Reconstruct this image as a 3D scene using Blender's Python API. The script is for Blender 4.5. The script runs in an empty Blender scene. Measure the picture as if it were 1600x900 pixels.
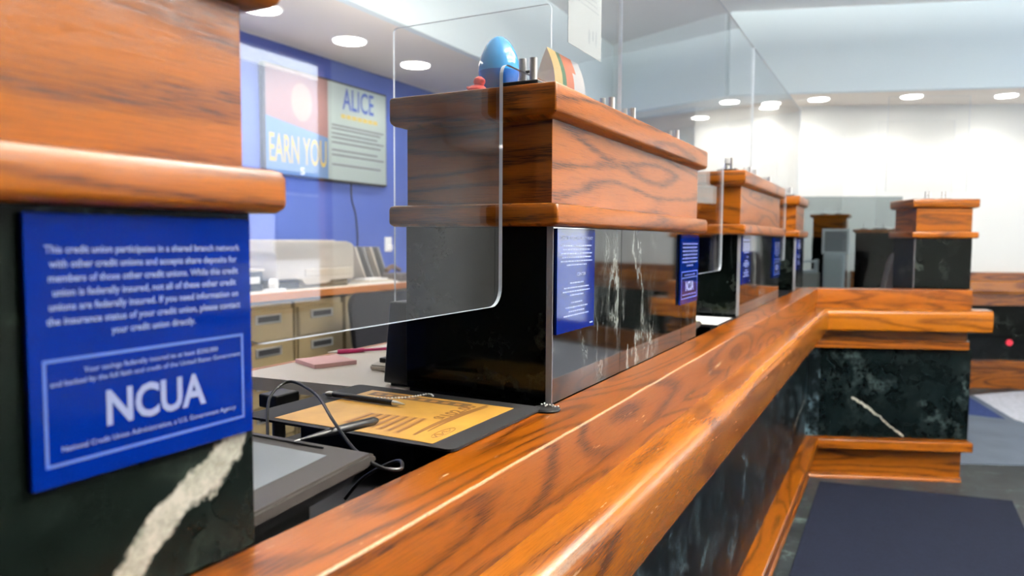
import bpy, bmesh, math, random
from mathutils import Matrix, Vector
R = math.radians
random.seed(7)
C = bpy.context.scene.collection
sc = bpy.context.scene
E = 1.40                      # eye height; heights below are given relative to it and shifted by E

# ------------------------------------------------------------------ camera
yaw, pit, rol, fpx = 0.48669, 0.06656, 0.00588, 1136.9
F = Vector((-math.sin(yaw)*math.cos(pit), math.cos(yaw)*math.cos(pit), -math.sin(pit)))
Rt = Vector((math.cos(yaw), math.sin(yaw), 0)); Up = Rt.cross(F)
R2 = Rt*math.cos(rol)+Up*math.sin(rol); U2 = -Rt*math.sin(rol)+Up*math.cos(rol)
cam = bpy.data.cameras.new('camera'); co = bpy.data.objects.new('camera', cam); C.objects.link(co)
m = Matrix((R2, U2, -F)).transposed().to_4x4(); m.translation = (0, 0, E); co.matrix_world = m
cam.sensor_width = 36; cam.lens = fpx/1600*36; cam.clip_start = 0.02
cam.dof.use_dof = True; cam.dof.focus_distance = 1.14; cam.dof.aperture_fstop = 4.4
sc.camera = co

# ------------------------------------------------------------------ view, world, lights
sc.view_settings.view_transform = 'Standard'; sc.view_settings.look = 'None'
sc.view_settings.gamma = 1; sc.view_settings.use_curve_mapping = False
sc.view_settings.exposure = 0.85
sc.cycles.use_denoising = True
sc.cycles.transparent_max_bounces = 32; sc.cycles.max_bounces = 8; sc.cycles.sample_clamp_indirect = 6
SKY = 6.5
w = bpy.data.worlds.new('world'); sc.world = w; w.use_nodes = True
bg = w.node_tree.nodes['Background']; bg.inputs[0].default_value = (0.93, 0.96, 1.0, 1); bg.inputs[1].default_value = SKY
def area(name, loc, rot, sx, sy, power, col=(1, 1, 1), portal=False, spread=180):
    l = bpy.data.lights.new(name, 'AREA'); l.shape = 'RECTANGLE'; l.size = sx; l.size_y = sy; l.energy = power; l.color = col
    l.spread = R(spread)
    o = bpy.data.objects.new(name, l); C.objects.link(o); o.location = loc; o.rotation_euler = rot
    if portal: l.cycles.is_portal = True
    return o
RW = 4.5                                                    # right-hand (window) wall
area('window_portal', (RW-0.04, 5.3, 2.0), (0, R(90), 0), 2.75, 1.9, 1, portal=True)

# ------------------------------------------------------------------ node helpers
MATS = {}
def newmat(name):
    mt = bpy.data.materials.new(name); mt.use_nodes = True
    nt = mt.node_tree; b = nt.nodes['Principled BSDF']; MATS[name] = mt
    return mt, nt, b
def plain(name, col, rough=.5, metal=0, coat=0, emit=None, es=0, noise=0, spec=None, trans=0):
    mt, nt, b = newmat(name)
    b.inputs['Base Color'].default_value = (*col, 1); b.inputs['Roughness'].default_value = rough
    b.inputs['Metallic'].default_value = metal; b.inputs['Coat Weight'].default_value = coat
    b.inputs['Coat Roughness'].default_value = .05
    if spec is not None: b.inputs['Specular IOR Level'].default_value = spec
    if trans: b.inputs['Transmission Weight'].default_value = trans
    if emit: b.inputs['Emission Color'].default_value = (*emit, 1); b.inputs['Emission Strength'].default_value = es
    if noise:
        tc = nt.nodes.new('ShaderNodeTexCoord'); n = nt.nodes.new('ShaderNodeTexNoise'); n.inputs['Scale'].default_value = noise
        n.inputs['Detail'].default_value = 4
        nt.links.new(tc.outputs['Object'], n.inputs['Vector'])
        r = nt.nodes.new('ShaderNodeValToRGB'); nt.links.new(n.outputs[0], r.inputs[0])
        r.color_ramp.elements[0].position = .3; r.color_ramp.elements[1].position = .7
        r.color_ramp.elements[0].color = (*[c*.8 for c in col], 1); r.color_ramp.elements[1].color = (*[min(1, c*1.15) for c in col], 1)
        nt.links.new(r.outputs[0], b.inputs['Base Color'])
    return mt
def N(nt, t, **kw):
    n = nt.nodes.new(t)
    for k, v in kw.items(): setattr(n, k, v)
    return n
def math_(nt, op, a, b=None, c=None):
    n = nt.nodes.new('ShaderNodeMath'); n.operation = op
    for i, v in enumerate((a, b, c)):
        if v is None: continue
        if isinstance(v, (int, float)): n.inputs[i].default_value = v
        else: nt.links.new(v, n.inputs[i])
    return n.outputs[0]
def mixc(nt, fac, a, b):
    n = nt.nodes.new('ShaderNodeMix'); n.data_type = 'RGBA'
    if isinstance(fac, (int, float)): n.inputs[0].default_value = fac
    else: nt.links.new(fac, n.inputs[0])
    for i, v in ((6, a), (7, b)):
        if isinstance(v, tuple): n.inputs[i].default_value = (*v, 1)
        else: nt.links.new(v, n.inputs[i])
    return n.outputs[2]
def ramp(nt, fac, stops):
    r = nt.nodes.new('ShaderNodeValToRGB'); nt.links.new(fac, r.inputs[0]); e = r.color_ramp.elements
    while len(e) < len(stops): e.new(.5)
    for i, (p, c) in enumerate(stops):
        e[i].position = p; e[i].color = (*c, 1) if isinstance(c, tuple) else (c, c, c, 1)
    return r.outputs[0]

def wood(name, light, dark, rough=.32, figure=1.0, wear=0.0, coat=.6, edges=()):
    """oak: u along the grain (metres), v across; contour lines of a stretched noise give the cathedral figure"""
    mt, nt, b = newmat(name)
    uv = N(nt, 'ShaderNodeUVMap'); uv.uv_map = 'UVMap'
    oi = N(nt, 'ShaderNodeObjectInfo')
    sp = N(nt, 'ShaderNodeSeparateXYZ'); nt.links.new(uv.outputs[0], sp.inputs[0])
    def vec(su, sv, extra=0.0):
        c = N(nt, 'ShaderNodeCombineXYZ')
        nt.links.new(math_(nt, 'MULTIPLY', sp.outputs[0], su), c.inputs[0])
        nt.links.new(math_(nt, 'MULTIPLY', sp.outputs[1], sv), c.inputs[1])
        nt.links.new(math_(nt, 'ADD', math_(nt, 'MULTIPLY', oi.outputs['Random'], 9.0), extra), c.inputs[2])
        return c.outputs[0]
    def noise(v, scale, det=2, rgh=.5):
        n = N(nt, 'ShaderNodeTexNoise'); nt.links.new(v, n.inputs['Vector']); n.inputs['Scale'].default_value = scale
        n.inputs['Detail'].default_value = det; n.inputs['Roughness'].default_value = rgh
        return n.outputs[0]
    big = noise(vec(1.3, 10.0), 1.0, 1.2, .3)
    wob = noise(vec(14, 60, 3.0), 1.0, 2, .6)
    ph = math_(nt, 'ADD', math_(nt, 'MULTIPLY', big, 48.0*figure), math_(nt, 'MULTIPLY', wob, 1.6))
    ring = math_(nt, 'MULTIPLY_ADD', math_(nt, 'SINE', ph), .5, .5)
    ring = math_(nt, 'POWER', ring, 3.5)
    pores = noise(vec(22, 620, 5.0), 1.0, 3, .6)
    pores = ramp(nt, pores, [(.48, 0.0), (.66, 1.0)])
    mott = noise(vec(4, 26, 7.0), 1.0, 3, .6)
    f = math_(nt, 'ADD', math_(nt, 'MULTIPLY', ring, .56), math_(nt, 'MULTIPLY', pores, math_(nt, 'MULTIPLY_ADD', ring, .45, .28)))
    f = math_(nt, 'ADD', f, math_(nt, 'MULTIPLY_ADD', mott, .5, -.2))
    f = math_(nt, 'MINIMUM', math_(nt, 'MAXIMUM', f, 0.0), 1.0)
    col = mixc(nt, f, light, dark)
    for (v0, hw, u0, u1, st, wc) in edges:
        dv = math_(nt, 'ABSOLUTE', math_(nt, 'ADD', math_(nt, 'SUBTRACT', sp.outputs[1], v0), math_(nt, 'MULTIPLY_ADD', noise(vec(9, 3, 15.0), 1.0, 4, .7), hw*2.0, -hw)))
        e1 = ramp(nt, math_(nt, 'DIVIDE', dv, hw), [(.45, 1.0), (.75, 0.0)])
        um = ramp(nt, math_(nt, 'DIVIDE', math_(nt, 'SUBTRACT', sp.outputs[0], u0), u1-u0), [(0.0, 0.0), (.03, 1.0), (.75, .9), (1.0, 0.0)])
        br = ramp(nt, noise(vec(160, 900, 17.0), 1.0, 3, .7), [(.36, .35), (.5, 1.0)])
        col = mixc(nt, math_(nt, 'MULTIPLY', math_(nt, 'MULTIPLY', e1, um), math_(nt, 'MULTIPLY', br, st)), col, wc)
    if wear:
        ge = N(nt, 'ShaderNodeTexCoord')
        wn = noise(vec(9, 70, 11.0), 1.0, 4, .7)
        wn2 = noise(vec(90, 500, 12.0), 1.0, 2, .6)
        wf = ramp(nt, math_(nt, 'MULTIPLY_ADD', wn2, .25, wn), [(.80, 0.0), (.86, 1.0)])
        col = mixc(nt, math_(nt, 'MULTIPLY', wf, wear), col, (.72, .50, .30))
        nt.links.new(ramp(nt, wf, [(0, rough), (1, .6)]), b.inputs['Roughness'])
    else: b.inputs['Roughness'].default_value = rough
    nt.links.new(col, b.inputs['Base Color'])
    b.inputs['Coat Weight'].default_value = coat*.45; b.inputs['Coat Roughness'].default_value = .22; b.inputs['Specular IOR Level'].default_value = .2
    bp_ = N(nt, 'ShaderNodeBump'); bp_.inputs['Strength'].default_value = .12; bp_.inputs['Distance'].default_value = .002
    nt.links.new(math_(nt, 'SUBTRACT', 1.0, math_(nt, 'ADD', math_(nt, 'MULTIPLY', pores, .7), math_(nt, 'MULTIPLY', ring, .3))), bp_.inputs['Height'])
    nt.links.new(bp_.outputs[0], b.inputs['Normal']); nt.links.new(bp_.outputs[0], b.inputs['Coat Normal'])
    return mt

def marble(name, base=(.006, .010, .009), vein=(.30, .38, .33), rough=.06, amount=1.0, segs=(), plane='yz', haze=.0, spec=.5, coat=0, stretch=1):
    """dark green-black serpentine with pale veins; segs = own broad white veins (u0,v0,u1,v1,width) in object space"""
    mt, nt, b = newmat(name)
    tc = N(nt, 'ShaderNodeTexCoord'); P = tc.outputs['Object']; P0 = P
    if stretch != 1:
        ms = N(nt, 'ShaderNodeMapping'); ms.inputs['Scale'].default_value = (1, 1, stretch); nt.links.new(P, ms.inputs[0]); P = ms.outputs[0]
    def noise(scale, det=5, rgh=.6, off=0, src=None):
        mp = N(nt, 'ShaderNodeMapping'); mp.inputs['Location'].default_value = (off, off*1.7, off*.3); nt.links.new(src or P, mp.inputs[0])
        n = N(nt, 'ShaderNodeTexNoise'); n.inputs['Scale'].default_value = scale; n.inputs['Detail'].default_value = det
        n.inputs['Roughness'].default_value = rgh; nt.links.new(mp.outputs[0], n.inputs['Vector']); return n.outputs[0]
    cl = ramp(nt, noise(7, 6, .7), [(.35, tuple(c*.6 for c in base)), (.62, tuple(c*1.5 for c in base)), (.8, tuple(c*4 for c in base))])
    a = math_(nt, 'ABSOLUTE', math_(nt, 'SUBTRACT', noise(3.2, 7, .66, 4), .5))
    v1 = ramp(nt, a, [(0.0, 1.0), (.010, .35), (.03, 0.0)])
    msk = ramp(nt, noise(4.5, 3, .5, 9), [(.50, 0.0), (.66, 1.0)])
    a2 = math_(nt, 'ABSOLUTE', math_(nt, 'SUBTRACT', noise(11, 6, .75, 14), .5))
    v2 = ramp(nt, a2, [(0.0, .5), (.012, .12), (.05, 0.0)])
    msk2 = ramp(nt, noise(6, 2, .5, 21), [(.50, 0.0), (.7, 1.0)])
    f = math_(nt, 'ADD', math_(nt, 'MULTIPLY', v1, msk), math_(nt, 'MULTIPLY', v2, msk2))
    f = math_(nt, 'MULTIPLY', f, amount)
    col = mixc(nt, math_(nt, 'MINIMUM', f, 1.0), cl, vein)
    if segs:
        sp = N(nt, 'ShaderNodeSeparateXYZ'); nt.links.new(P, sp.inputs[0])
        U = sp.outputs[{'y': 1, 'x': 0}[plane[0]]]; V = sp.outputs[2]
        d = math_(nt, 'MULTIPLY_ADD', noise(14, 4, .65, 30), .05, -.025)
        rag = math_(nt, 'MULTIPLY_ADD', noise(60, 3, .7, 33), .6, .7)
        for (u0, v0, u1, v1_, wd) in segs:
            L = math.hypot(u1-u0, v1_-v0); dx, dy = (u1-u0)/L, (v1_-v0)/L
            uu = math_(nt, 'SUBTRACT', U, u0); vv = math_(nt, 'SUBTRACT', V, v0)
            al = math_(nt, 'ADD', math_(nt, 'MULTIPLY', uu, dx), math_(nt, 'MULTIPLY', vv, dy))
            ac = math_(nt, 'ADD', math_(nt, 'SUBTRACT', math_(nt, 'MULTIPLY', vv, dx), math_(nt, 'MULTIPLY', uu, dy)), d)
            out = math_(nt, 'MAXIMUM', math_(nt, 'MAXIMUM', math_(nt, 'SUBTRACT', 0.0, al), math_(nt, 'SUBTRACT', al, L)), 0.0)
            dist = math_(nt, 'ADD', math_(nt, 'ABSOLUTE', ac), out)
            g = ramp(nt, math_(nt, 'DIVIDE', math_(nt, 'MULTIPLY', dist, rag), wd), [(0.0, 1.0), (.38, .95), (.55, .0)])
            col = mixc(nt, g, col, ramp(nt, noise(45, 4, .7, 40), [(.35, (.26, .27, .22)), (.6, (.50, .49, .43))]))
    nt.links.new(col, b.inputs['Base Color']); b.inputs['Roughness'].default_value = rough
    b.inputs['Specular IOR Level'].default_value = spec; b.inputs['Coat Weight'].default_value = coat; b.inputs['Coat Roughness'].default_value = .03
    return mt

def pane(name, tint=(1, 1, 1), f0=.045):
    """clear sheet: looks straight through, mirrors by the Fresnel law (Schlick)"""
    mt = bpy.data.materials.new(name); mt.use_nodes = True; nt = mt.node_tree; nt.nodes.clear(); MATS[name] = mt
    out = N(nt, 'ShaderNodeOutputMaterial'); g = N(nt, 'ShaderNodeNewGeometry')
    dt = N(nt, 'ShaderNodeVectorMath', operation='DOT_PRODUCT'); nt.links.new(g.outputs['Normal'], dt.inputs[0]); nt.links.new(g.outputs['Incoming'], dt.inputs[1])
    c = math_(nt, 'SUBTRACT', 1.0, math_(nt, 'ABSOLUTE', dt.outputs['Value']))
    fr = math_(nt, 'MULTIPLY_ADD', math_(nt, 'POWER', c, 5.0), 1-f0, f0)
    tr = N(nt, 'ShaderNodeBsdfTransparent'); tr.inputs[0].default_value = (*tint, 1)
    gl = N(nt, 'ShaderNodeBsdfGlossy'); gl.inputs['Roughness'].default_value = 0.0
    mx = N(nt, 'ShaderNodeMixShader'); nt.links.new(fr, mx.inputs[0]); nt.links.new(tr.outputs[0], mx.inputs[1]); nt.links.new(gl.outputs[0], mx.inputs[2])
    nt.links.new(mx.outputs[0], out.inputs[0]); return mt

OAK_L, OAK_D = (.245, .068, .0025), (.034, .0065, .0005)
wood('oak', OAK_L, OAK_D)
wood('oak_worn', (.25, .066, .0025), (.040, .008, .0006), rough=.28, wear=.75, edges=[(.1115, .0030, -1.5, 2.4, .6, (.50, .36, .20))])
wood('oak_top', (.32, .098, .0035), (.09, .020, .001), rough=.22, figure=.6, wear=.25, coat=.8, edges=[(.86+.128, .011, .2, 1.0, .45, (.36, .29, .22))])
marble('marble_dark', amount=.07, base=(.0008, .0013, .0012), spec=.12, rough=.09)
marble('marble_face', base=(.003, .004, .004), vein=(.25, .28, .27), rough=.05, amount=1.7, spec=.9, stretch=.45)
marble('marble_near', base=(.0018, .0030, .0025), vein=(.05, .07, .055), rough=.2, spec=.06, amount=.4, segs=[(.335, 1.122, .470, 1.232, .026)])
marble('marble_front', base=(.0010, .0022, .0028), vein=(.10, .16, .19), rough=.38, spec=.06, amount=1.0, segs=[(2.06, .42, 2.52, .475, .006)])
marble('marble_return', base=(.0012, .0024, .0027), vein=(.08, .12, .12), rough=.16, spec=.08, amount=.35,
       segs=[(.185, .478, .30, .41, .014), (.29, .415, .48, .255, .010)], plane='xz')
marble('floor_stone', base=(.014, .018, .020), vein=(.12, .18, .17), rough=.38, spec=.15, amount=1.2)
pane('clear_acrylic'); pane('window_glass', (.97, .99, 1.0)); pane('grey_glass', (.62, .66, .67), .025)
plain('pane_edge', (.70, .78, .86), .25, emit=None)  # pale colour paints in the light that clear sheets pipe to their edges
plain('blue_edge', (.22, .38, .66), .25)
plain('white_wall', (.76, .77, .74), .8); plain('ceiling_white', (.88, .89, .89), .9)
plain('bulkhead_blue', (.76, .87, .91), .85); plain('soffit_grey', (.88, .82, .75), .85)
plain('blue_wall', (.06, .11, .42), .75); plain('dark_wall', (.05, .045, .045), .8)
plain('grey_tile_side', (.22, .23, .25), .35)
plain('sign_blue', (.0001, .006, .075), .05, spec=.08); plain('sign_white', (.24, .28, .46), .5); plain('sign_line', (.065, .12, .36), .5)
plain('policy_white', (.34, .40, .60), .5)
plain('black_plastic', (.005, .005, .0055), .4, spec=.35); plain('black_matte', (.004, .004, .0045), .6, spec=.25); plain('black_laminate', (.004, .004, .005), .5, spec=.2)
plain('chrome', (.80, .78, .74), .28, .75); plain('chain_silver', (.80, .80, .77), .45, .35)
plain('dark_steel', (.05, .05, .05), .3, .8)
plain('egg_blue', (.035, .36, .80), .12, coat=.8); plain('egg_blue_dark', (.01, .12, .50), .15, coat=.8); plain('coral_red', (.80, .10, .075), .4)
plain('beige_laminate', (.74, .67, .58), .5); plain('pink_paper', (.92, .55, .53), .7); plain('magenta', (.55, .02, .14), .3)
plain('bone_plastic', (.62, .57, .48), .5); plain('printer_beige', (.60, .56, .50), .5); plain('tan_metal', (.30, .23, .12), .45, noise=3)
plain('tan_dark', (.16, .13, .085), .5); plain('label_frame', (.55, .55, .54), .3, .6); plain('label_dark', (.02, .02, .022), .4)
plain('orange_edge', (.50, .17, .035), .35); plain('flyer_gold', (.52, .28, .050), .42, noise=14); plain('flyer_brown', (.20, .085, .018), .5); plain('flyer_brown_light', (.42, .21, .055), .5)
plain('flyer_dark', (.12, .065, .03), .5); plain('pad_bezel', (.022, .019, .017), .45, spec=.3); plain('pad_screen', (.12, .135, .15), .45)
plain('faint_paper', (.44, .48, .49), .8, spec=.1)
plain('paper', (.85, .86, .87), .7); plain('print_grey', (.34, .38, .41), .8, spec=.1); plain('lime', (.45, .70, .06), .6); plain('print_orange', (.75, .22, .08), .6)
plain('print_yellow', (.80, .62, .25), .6); plain('print_green', (.07, .22, .09), .6); plain('print_blue', (.12, .17, .42), .6)
plain('chair_fabric', (.010, .010, .013), .9, spec=.2); plain('chair_brown', (.10, .085, .085), .7)
plain('tv_panel', (.28, .34, .34), .35); plain('tv_blue', (.08, .17, .33), .4); plain('tv_navy', (.02, .06, .30), .4); plain('tv_yellow', (.40, .31, .08), .4); plain('tv_brown', (.22, .12, .12), .5)
plain('tv_skin', (.28, .20, .16), .5); plain('tv_line', (.10, .11, .13), .5)
plain('mat_navy', (.0045, .006, .0125), .95, noise=60, spec=.08); plain('light_carpet', (.42, .44, .50), .95, noise=30); plain('blue_carpet', (.02, .035, .11), .95, noise=30, spec=.1)
plain('teller_carpet', (.07, .09, .12), .95, noise=3); plain('ash_grey', (.30, .31, .32), .6); plain('pc_white', (.84, .86, .88), .4)
plain('lamp_glow', (1, 1, 1), .5, emit=(1.0, .96, .88), es=12); plain('fill_glow', (1, 1, 1), .5, emit=(1.0, .93, .82), es=14.0)
plain('fill_up_glow', (1, 1, 1), .5, emit=(1.0, .955, .885), es=150)
plain('fill_bulb_glow', (1, 1, 1), .5, emit=(1.0, .93, .82), es=150)
plain('red_light', (.5, .01, .02), .4, emit=(1, .03, .08), es=.25); plain('asphalt', (.50, .52, .56), .9); plain('facade', (.78, .80, .88), .8)
plain('facade_glass', (.05, .08, .14), .1); plain('awning_blue', (.03, .08, .35), .6)

# ------------------------------------------------------------------ mesh helpers
WM = {}
def add_box(bm, x0, x1, y0, y1, z0, z1, bev=0, seg=2, M=None):
    g = bmesh.ops.create_cube(bm, size=1)['verts']
    for v in g: v.co = Vector(((x0+x1)/2+v.co.x*(x1-x0), (y0+y1)/2+v.co.y*(y1-y0), (z0+z1)/2+v.co.z*(z1-z0)))
    if bev:
        ed = list({e for v in g for e in v.link_edges})
        r = bmesh.ops.bevel(bm, geom=ed, offset=bev, segments=seg, profile=.5, affect='EDGES')
        g = list({v for f in r['faces'] for v in f.verts} | {v for v in g if v.is_valid})
    if M is not None:
        for v in g: v.co = M @ v.co
    return g
def add_cyl(bm, p0, p1, r0, r1=None, seg=20, cap=True):
    p0, p1 = Vector(p0), Vector(p1); r1 = r0 if r1 is None else r1
    d = (p1-p0).normalized(); a = d.orthogonal().normalized(); b = d.cross(a)
    A = [bm.verts.new(p0+(a*math.cos(t)+b*math.sin(t))*r0) for t in [2*math.pi*i/seg for i in range(seg)]]
    B = [bm.verts.new(p1+(a*math.cos(t)+b*math.sin(t))*r1) for t in [2*math.pi*i/seg for i in range(seg)]]
    for i in range(seg): bm.faces.new((A[i], A[(i+1) % seg], B[(i+1) % seg], B[i]))
    if cap: bm.faces.new(A[::-1]); bm.faces.new(B)
def smooth_pts(pts, n=8):
    P = [Vector(p) for p in pts]; out = []
    for i in range(len(P)-1):
        a, b, c, d = P[max(i-1, 0)], P[i], P[i+1], P[min(i+2, len(P)-1)]
        for k in range(n):
            t = k/n
            out.append(.5*((2*b)+(c-a)*t+(2*a-5*b+4*c-d)*t*t+(-a+3*b-3*c+d)*t**3))
    out.append(P[-1]); return out
def add_tube(bm, pts, r, seg=8):
    pts = [Vector(p) for p in pts]; prev = None; nrm = None
    for i, p in enumerate(pts):
        d = (pts[min(i+1, len(pts)-1)]-pts[max(i-1, 0)]).normalized()
        nrm = d.orthogonal().normalized() if nrm is None else (nrm-d*nrm.dot(d)).normalized()
        b = d.cross(nrm); rr = r[i] if isinstance(r, (list, tuple)) else r
        ring = [bm.verts.new(p+(nrm*math.cos(t)+b*math.sin(t))*rr) for t in [2*math.pi*k/seg for k in range(seg)]]
        if prev:
            for k in range(seg): bm.faces.new((prev[k], prev[(k+1) % seg], ring[(k+1) % seg], ring[k]))
        else: bm.faces.new(ring[::-1])
        prev = ring
    bm.faces.new(prev)
def add_lathe(bm, prof, loc=(0, 0, 0), seg=24, M=None):
    loc = Vector(loc); prev = None
    for (r, z) in prof:
        ring = [bm.verts.new((M or Matrix.Identity(3)) @ Vector((r*math.cos(t), r*math.sin(t), z))+loc) for t in [2*math.pi*k/seg for k in range(seg)]]
        if prev:
            for k in range(seg): bm.faces.new((prev[k], prev[(k+1) % seg], ring[(k+1) % seg], ring[k]))
        else: bm.faces.new(ring[::-1])
        prev = ring
    bm.faces.new(prev)
def add_prism(bm, poly, axis, a, b):
    """poly of 2-D points extruded along axis between a and b"""
    def P(p, t):
        return {'x': (t, p[0], p[1]), 'y': (p[0], t, p[1]), 'z': (p[0], p[1], t)}[axis]
    A = [bm.verts.new(P(p, a)) for p in poly]; B = [bm.verts.new(P(p, b)) for p in poly]
    n = len(poly)
    for i in range(n): bm.faces.new((A[i], A[(i+1) % n], B[(i+1) % n], B[i]))
    bm.faces.new(A[::-1]); bm.faces.new(B); bmesh.ops.recalc_face_normals(bm, faces=bm.faces)
def rrect(x0, x1, y0, y1, r, n=4):
    out = []
    for cx, cy, a0 in ((x1-r, y1-r, 0), (x0+r, y1-r, 90), (x0+r, y0+r, 180), (x1-r, y0+r, 270)):
        for k in range(n+1):
            a = R(a0+90*k/n); out.append((cx+r*math.cos(a), cy+r*math.sin(a)))
    return out
def add_stack(bm, x0, x1, y0, y1, levels, rad=.006):
    """levels = (outset, z) bottom to top: a rectangular turned moulding with rounded corners"""
    prev = None
    for (o, z) in levels:
        ring = [bm.verts.new((px, py, z)) for px, py in rrect(x0-o, x1+o, y0-o, y1+o, max(rad+min(o, 0), .0015))]
        if prev:
            n = len(ring)
            for k in range(n): bm.faces.new((prev[k], prev[(k+1) % n], ring[(k+1) % n], ring[k]))
        else: bm.faces.new(ring[::-1])
        prev = ring
    bm.faces.new(prev)
def box_uv(me, grain='h'):
    uvl = me.uv_layers.new(name='UVMap') if not me.uv_layers else me.uv_layers[0]
    for p in me.polygons:
        n = p.normal; ax = max(range(3), key=lambda i: abs(n[i]))
        for li in p.loop_indices:
            c = me.vertices[me.loops[li].vertex_index].co
            if grain == 'h': uv = (c.y, c.z+.37) if ax == 0 else ((c.x, c.z) if ax == 1 else (c.y, c.x))
            elif grain == 'x': uv = (c.x, c.z) if ax == 1 else ((c.x, c.y) if ax == 2 else (c.y*.3, c.z))
            elif grain == 'y': uv = (c.y, c.z) if ax == 0 else ((c.y, c.x) if ax == 2 else (c.x*.3, c.z))
            uvl.data[li].uv = uv
def obj(name, bm, mat, parent=None, smooth=False, grain='h', uv=True, local=False, mats=None, chooser=None, calc=True):
    if calc: bmesh.ops.recalc_face_normals(bm, faces=bm.faces)
    me = bpy.data.meshes.new(name); bm.to_mesh(me); bm.free()
    if uv and not me.uv_layers: box_uv(me, grain)
    if parent is not None and not local: me.transform(WM[parent.name].inverted())
    for mm in (mats or [mat]): me.materials.append(MATS[mm])
    if chooser:
        for p in me.polygons: p.material_index = chooser(p)
    if smooth:
        for p in me.polygons: p.use_smooth = True
        try: me.set_sharp_from_angle(angle=R(40))
        except Exception: pass
    o = bpy.data.objects.new(name, me); C.objects.link(o)
    if parent is not None: o.parent = parent; WM[o.name] = WM[parent.name]
    else: WM[o.name] = Matrix.Identity(4)
    return o
def thing(name, label, cat, loc=(0, 0, 0), rz=0, group=None):
    o = bpy.data.objects.new(name, None); C.objects.link(o); o.location = loc; o.rotation_euler = (0, 0, rz); o.empty_display_size = .05
    o['label'] = label; o['category'] = cat
    if group: o['group'] = group
    WM[o.name] = Matrix.Translation(loc) @ Matrix.Rotation(rz, 4, 'Z'); return o
def tag(o, label, cat, group=None):
    o['label'] = label; o['category'] = cat
    if group: o['group'] = group
    return o
def struct(o): o['kind'] = 'structure'; return o
def kids(o): return [c for c in C.objects if c.parent == o]
def dup(root, d, label, rz=None):
    r = root.copy(); C.objects.link(r); r.location = Vector(root.location)+Vector(d); r['label'] = label
    if rz is not None: r.rotation_euler = (0, 0, rz)
    WM[r.name] = Matrix.Translation(r.location) @ Matrix.Rotation(r.rotation_euler.z, 4, 'Z')
    for ch in kids(root):
        c = ch.copy(); C.objects.link(c); c.parent = r; WM[c.name] = WM[r.name]
        for g in kids(ch):
            q = g.copy(); C.objects.link(q); q.parent = c; WM[q.name] = WM[r.name]
    return r
def bx(*a, **k):
    bm = bmesh.new(); add_box(bm, *a, **k); return bm
def text_bm(bm, s, origin, right, up, width=None, size=.01, align='C', depth=.0003, bold=0.0, hmax=None):
    cu = bpy.data.curves.new('t', 'FONT'); cu.body = s; cu.size = 1; cu.extrude = 0; cu.offset = bold
    cu.align_x = {'C': 'CENTER', 'L': 'LEFT', 'R': 'RIGHT'}[align]; cu.align_y = 'CENTER'; cu.resolution_u = 3
    to = bpy.data.objects.new('t', cu); C.objects.link(to)
    dg = bpy.context.evaluated_depsgraph_get(); dg.update()
    me = bpy.data.meshes.new_from_object(to.evaluated_get(dg))
    xs = [v.co.x for v in me.vertices]; wd = max(xs)-min(xs); ys = [v.co.y for v in me.vertices]; hy = max(ys)-min(ys)
    sx = width/wd if width else size; sy = min(size, 9) if size else sx
    if hmax: sy = hmax/hy
    right, up = Vector(right).normalized(), Vector(up).normalized(); nn = right.cross(up)
    cy = (max(ys)+min(ys))/2 if hmax else 0
    for v in me.vertices: v.co = Vector(origin)+right*v.co.x*sx+up*(v.co.y-cy)*sy+nn*depth
    bm.from_mesh(me)
    bpy.data.objects.remove(to); bpy.data.curves.remove(cu); bpy.data.meshes.remove(me)

# ------------------------------------------------------------------ setting: shell
A = R(22.5); CA, SA = math.cos(A), math.sin(A)
S1, CZ = E+1.30, E+2.02                                      # soffit and ceiling heights
FARX0, FARY0 = -1.8, 7.217                                   # bend of the far wall
def fary(x): return FARY0+(x-FARX0)*math.tan(A)
struct(obj('floor', bx(-3.9, RW+.2, -3.2, 10.6, -.1, 0), 'floor_stone'))
bm = bmesh.new(); add_prism(bm, [(-3.7, -3.0), (-.82, -3.0), (-.82, 4.6), (-.4, 4.95), (.8, 5.5), (1.3, 7.9), (-1.8, 7.2), (-3.7, 8.3)], 'z', .0, .006)
bm.faces.ensure_lookup_table(); struct(obj('floor_carpet', bm, 'teller_carpet'))
bm = bmesh.new(); add_prism(bm, [(.66, 7.78), (.86, 6.85), (2.6, 4.2), (4.3, 4.2), (4.3, 9.6), (1.2, 8.35)], 'z', .0, .008)
struct(obj('floor_light', bm, 'light_carpet'))
bm = bmesh.new(); add_prism(bm, [(.30, 6.9), (.80, 6.84), (.60, 7.75), (.30, 7.75)], 'z', .0, .007)
struct(obj('floor_blue', bm, 'blue_carpet'))
struct(obj('ceiling', bx(-3.9, RW+.2, -3.2, 10.6, CZ, CZ+.1), 'ceiling_white'))
struct(obj('wall_left', bx(-3.8, -3.7, -3.2, 8.6, 0, S1+.05), 'blue_wall'))
struct(obj('wall_back', bx(-3.8, RW+.1, -3.3, -3.2, 0, CZ), 'dark_wall'))
def wall_far(name, x0, y0, x1, y1, z0, z1, mat, th=.08):
    d = Vector((x1-x0, y1-y0, 0)).normalized(); n = Vector((-d.y, d.x, 0))*th
    bm = bmesh.new(); add_prism(bm, [(x0, y0), (x1, y1), (x1+n.x, y1+n.y), (x0+n.x, y0+n.y)], 'z', z0, z1); return struct(obj(name, bm, mat))
DX0, DX1 = 2.62, 3.52
wall_far('wall_far', FARX0, FARY0, DX0, fary(DX0), 0, S1+.05, 'white_wall')
wall_far('wall_far_corner', DX1, fary(DX1), RW+.2, fary(RW+.2), 0, S1+.05, 'white_wall')
wall_far('wall_far_lintel', DX0, fary(DX0), DX1, fary(DX1), 2.45, S1+.05, 'white_wall')
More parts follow.
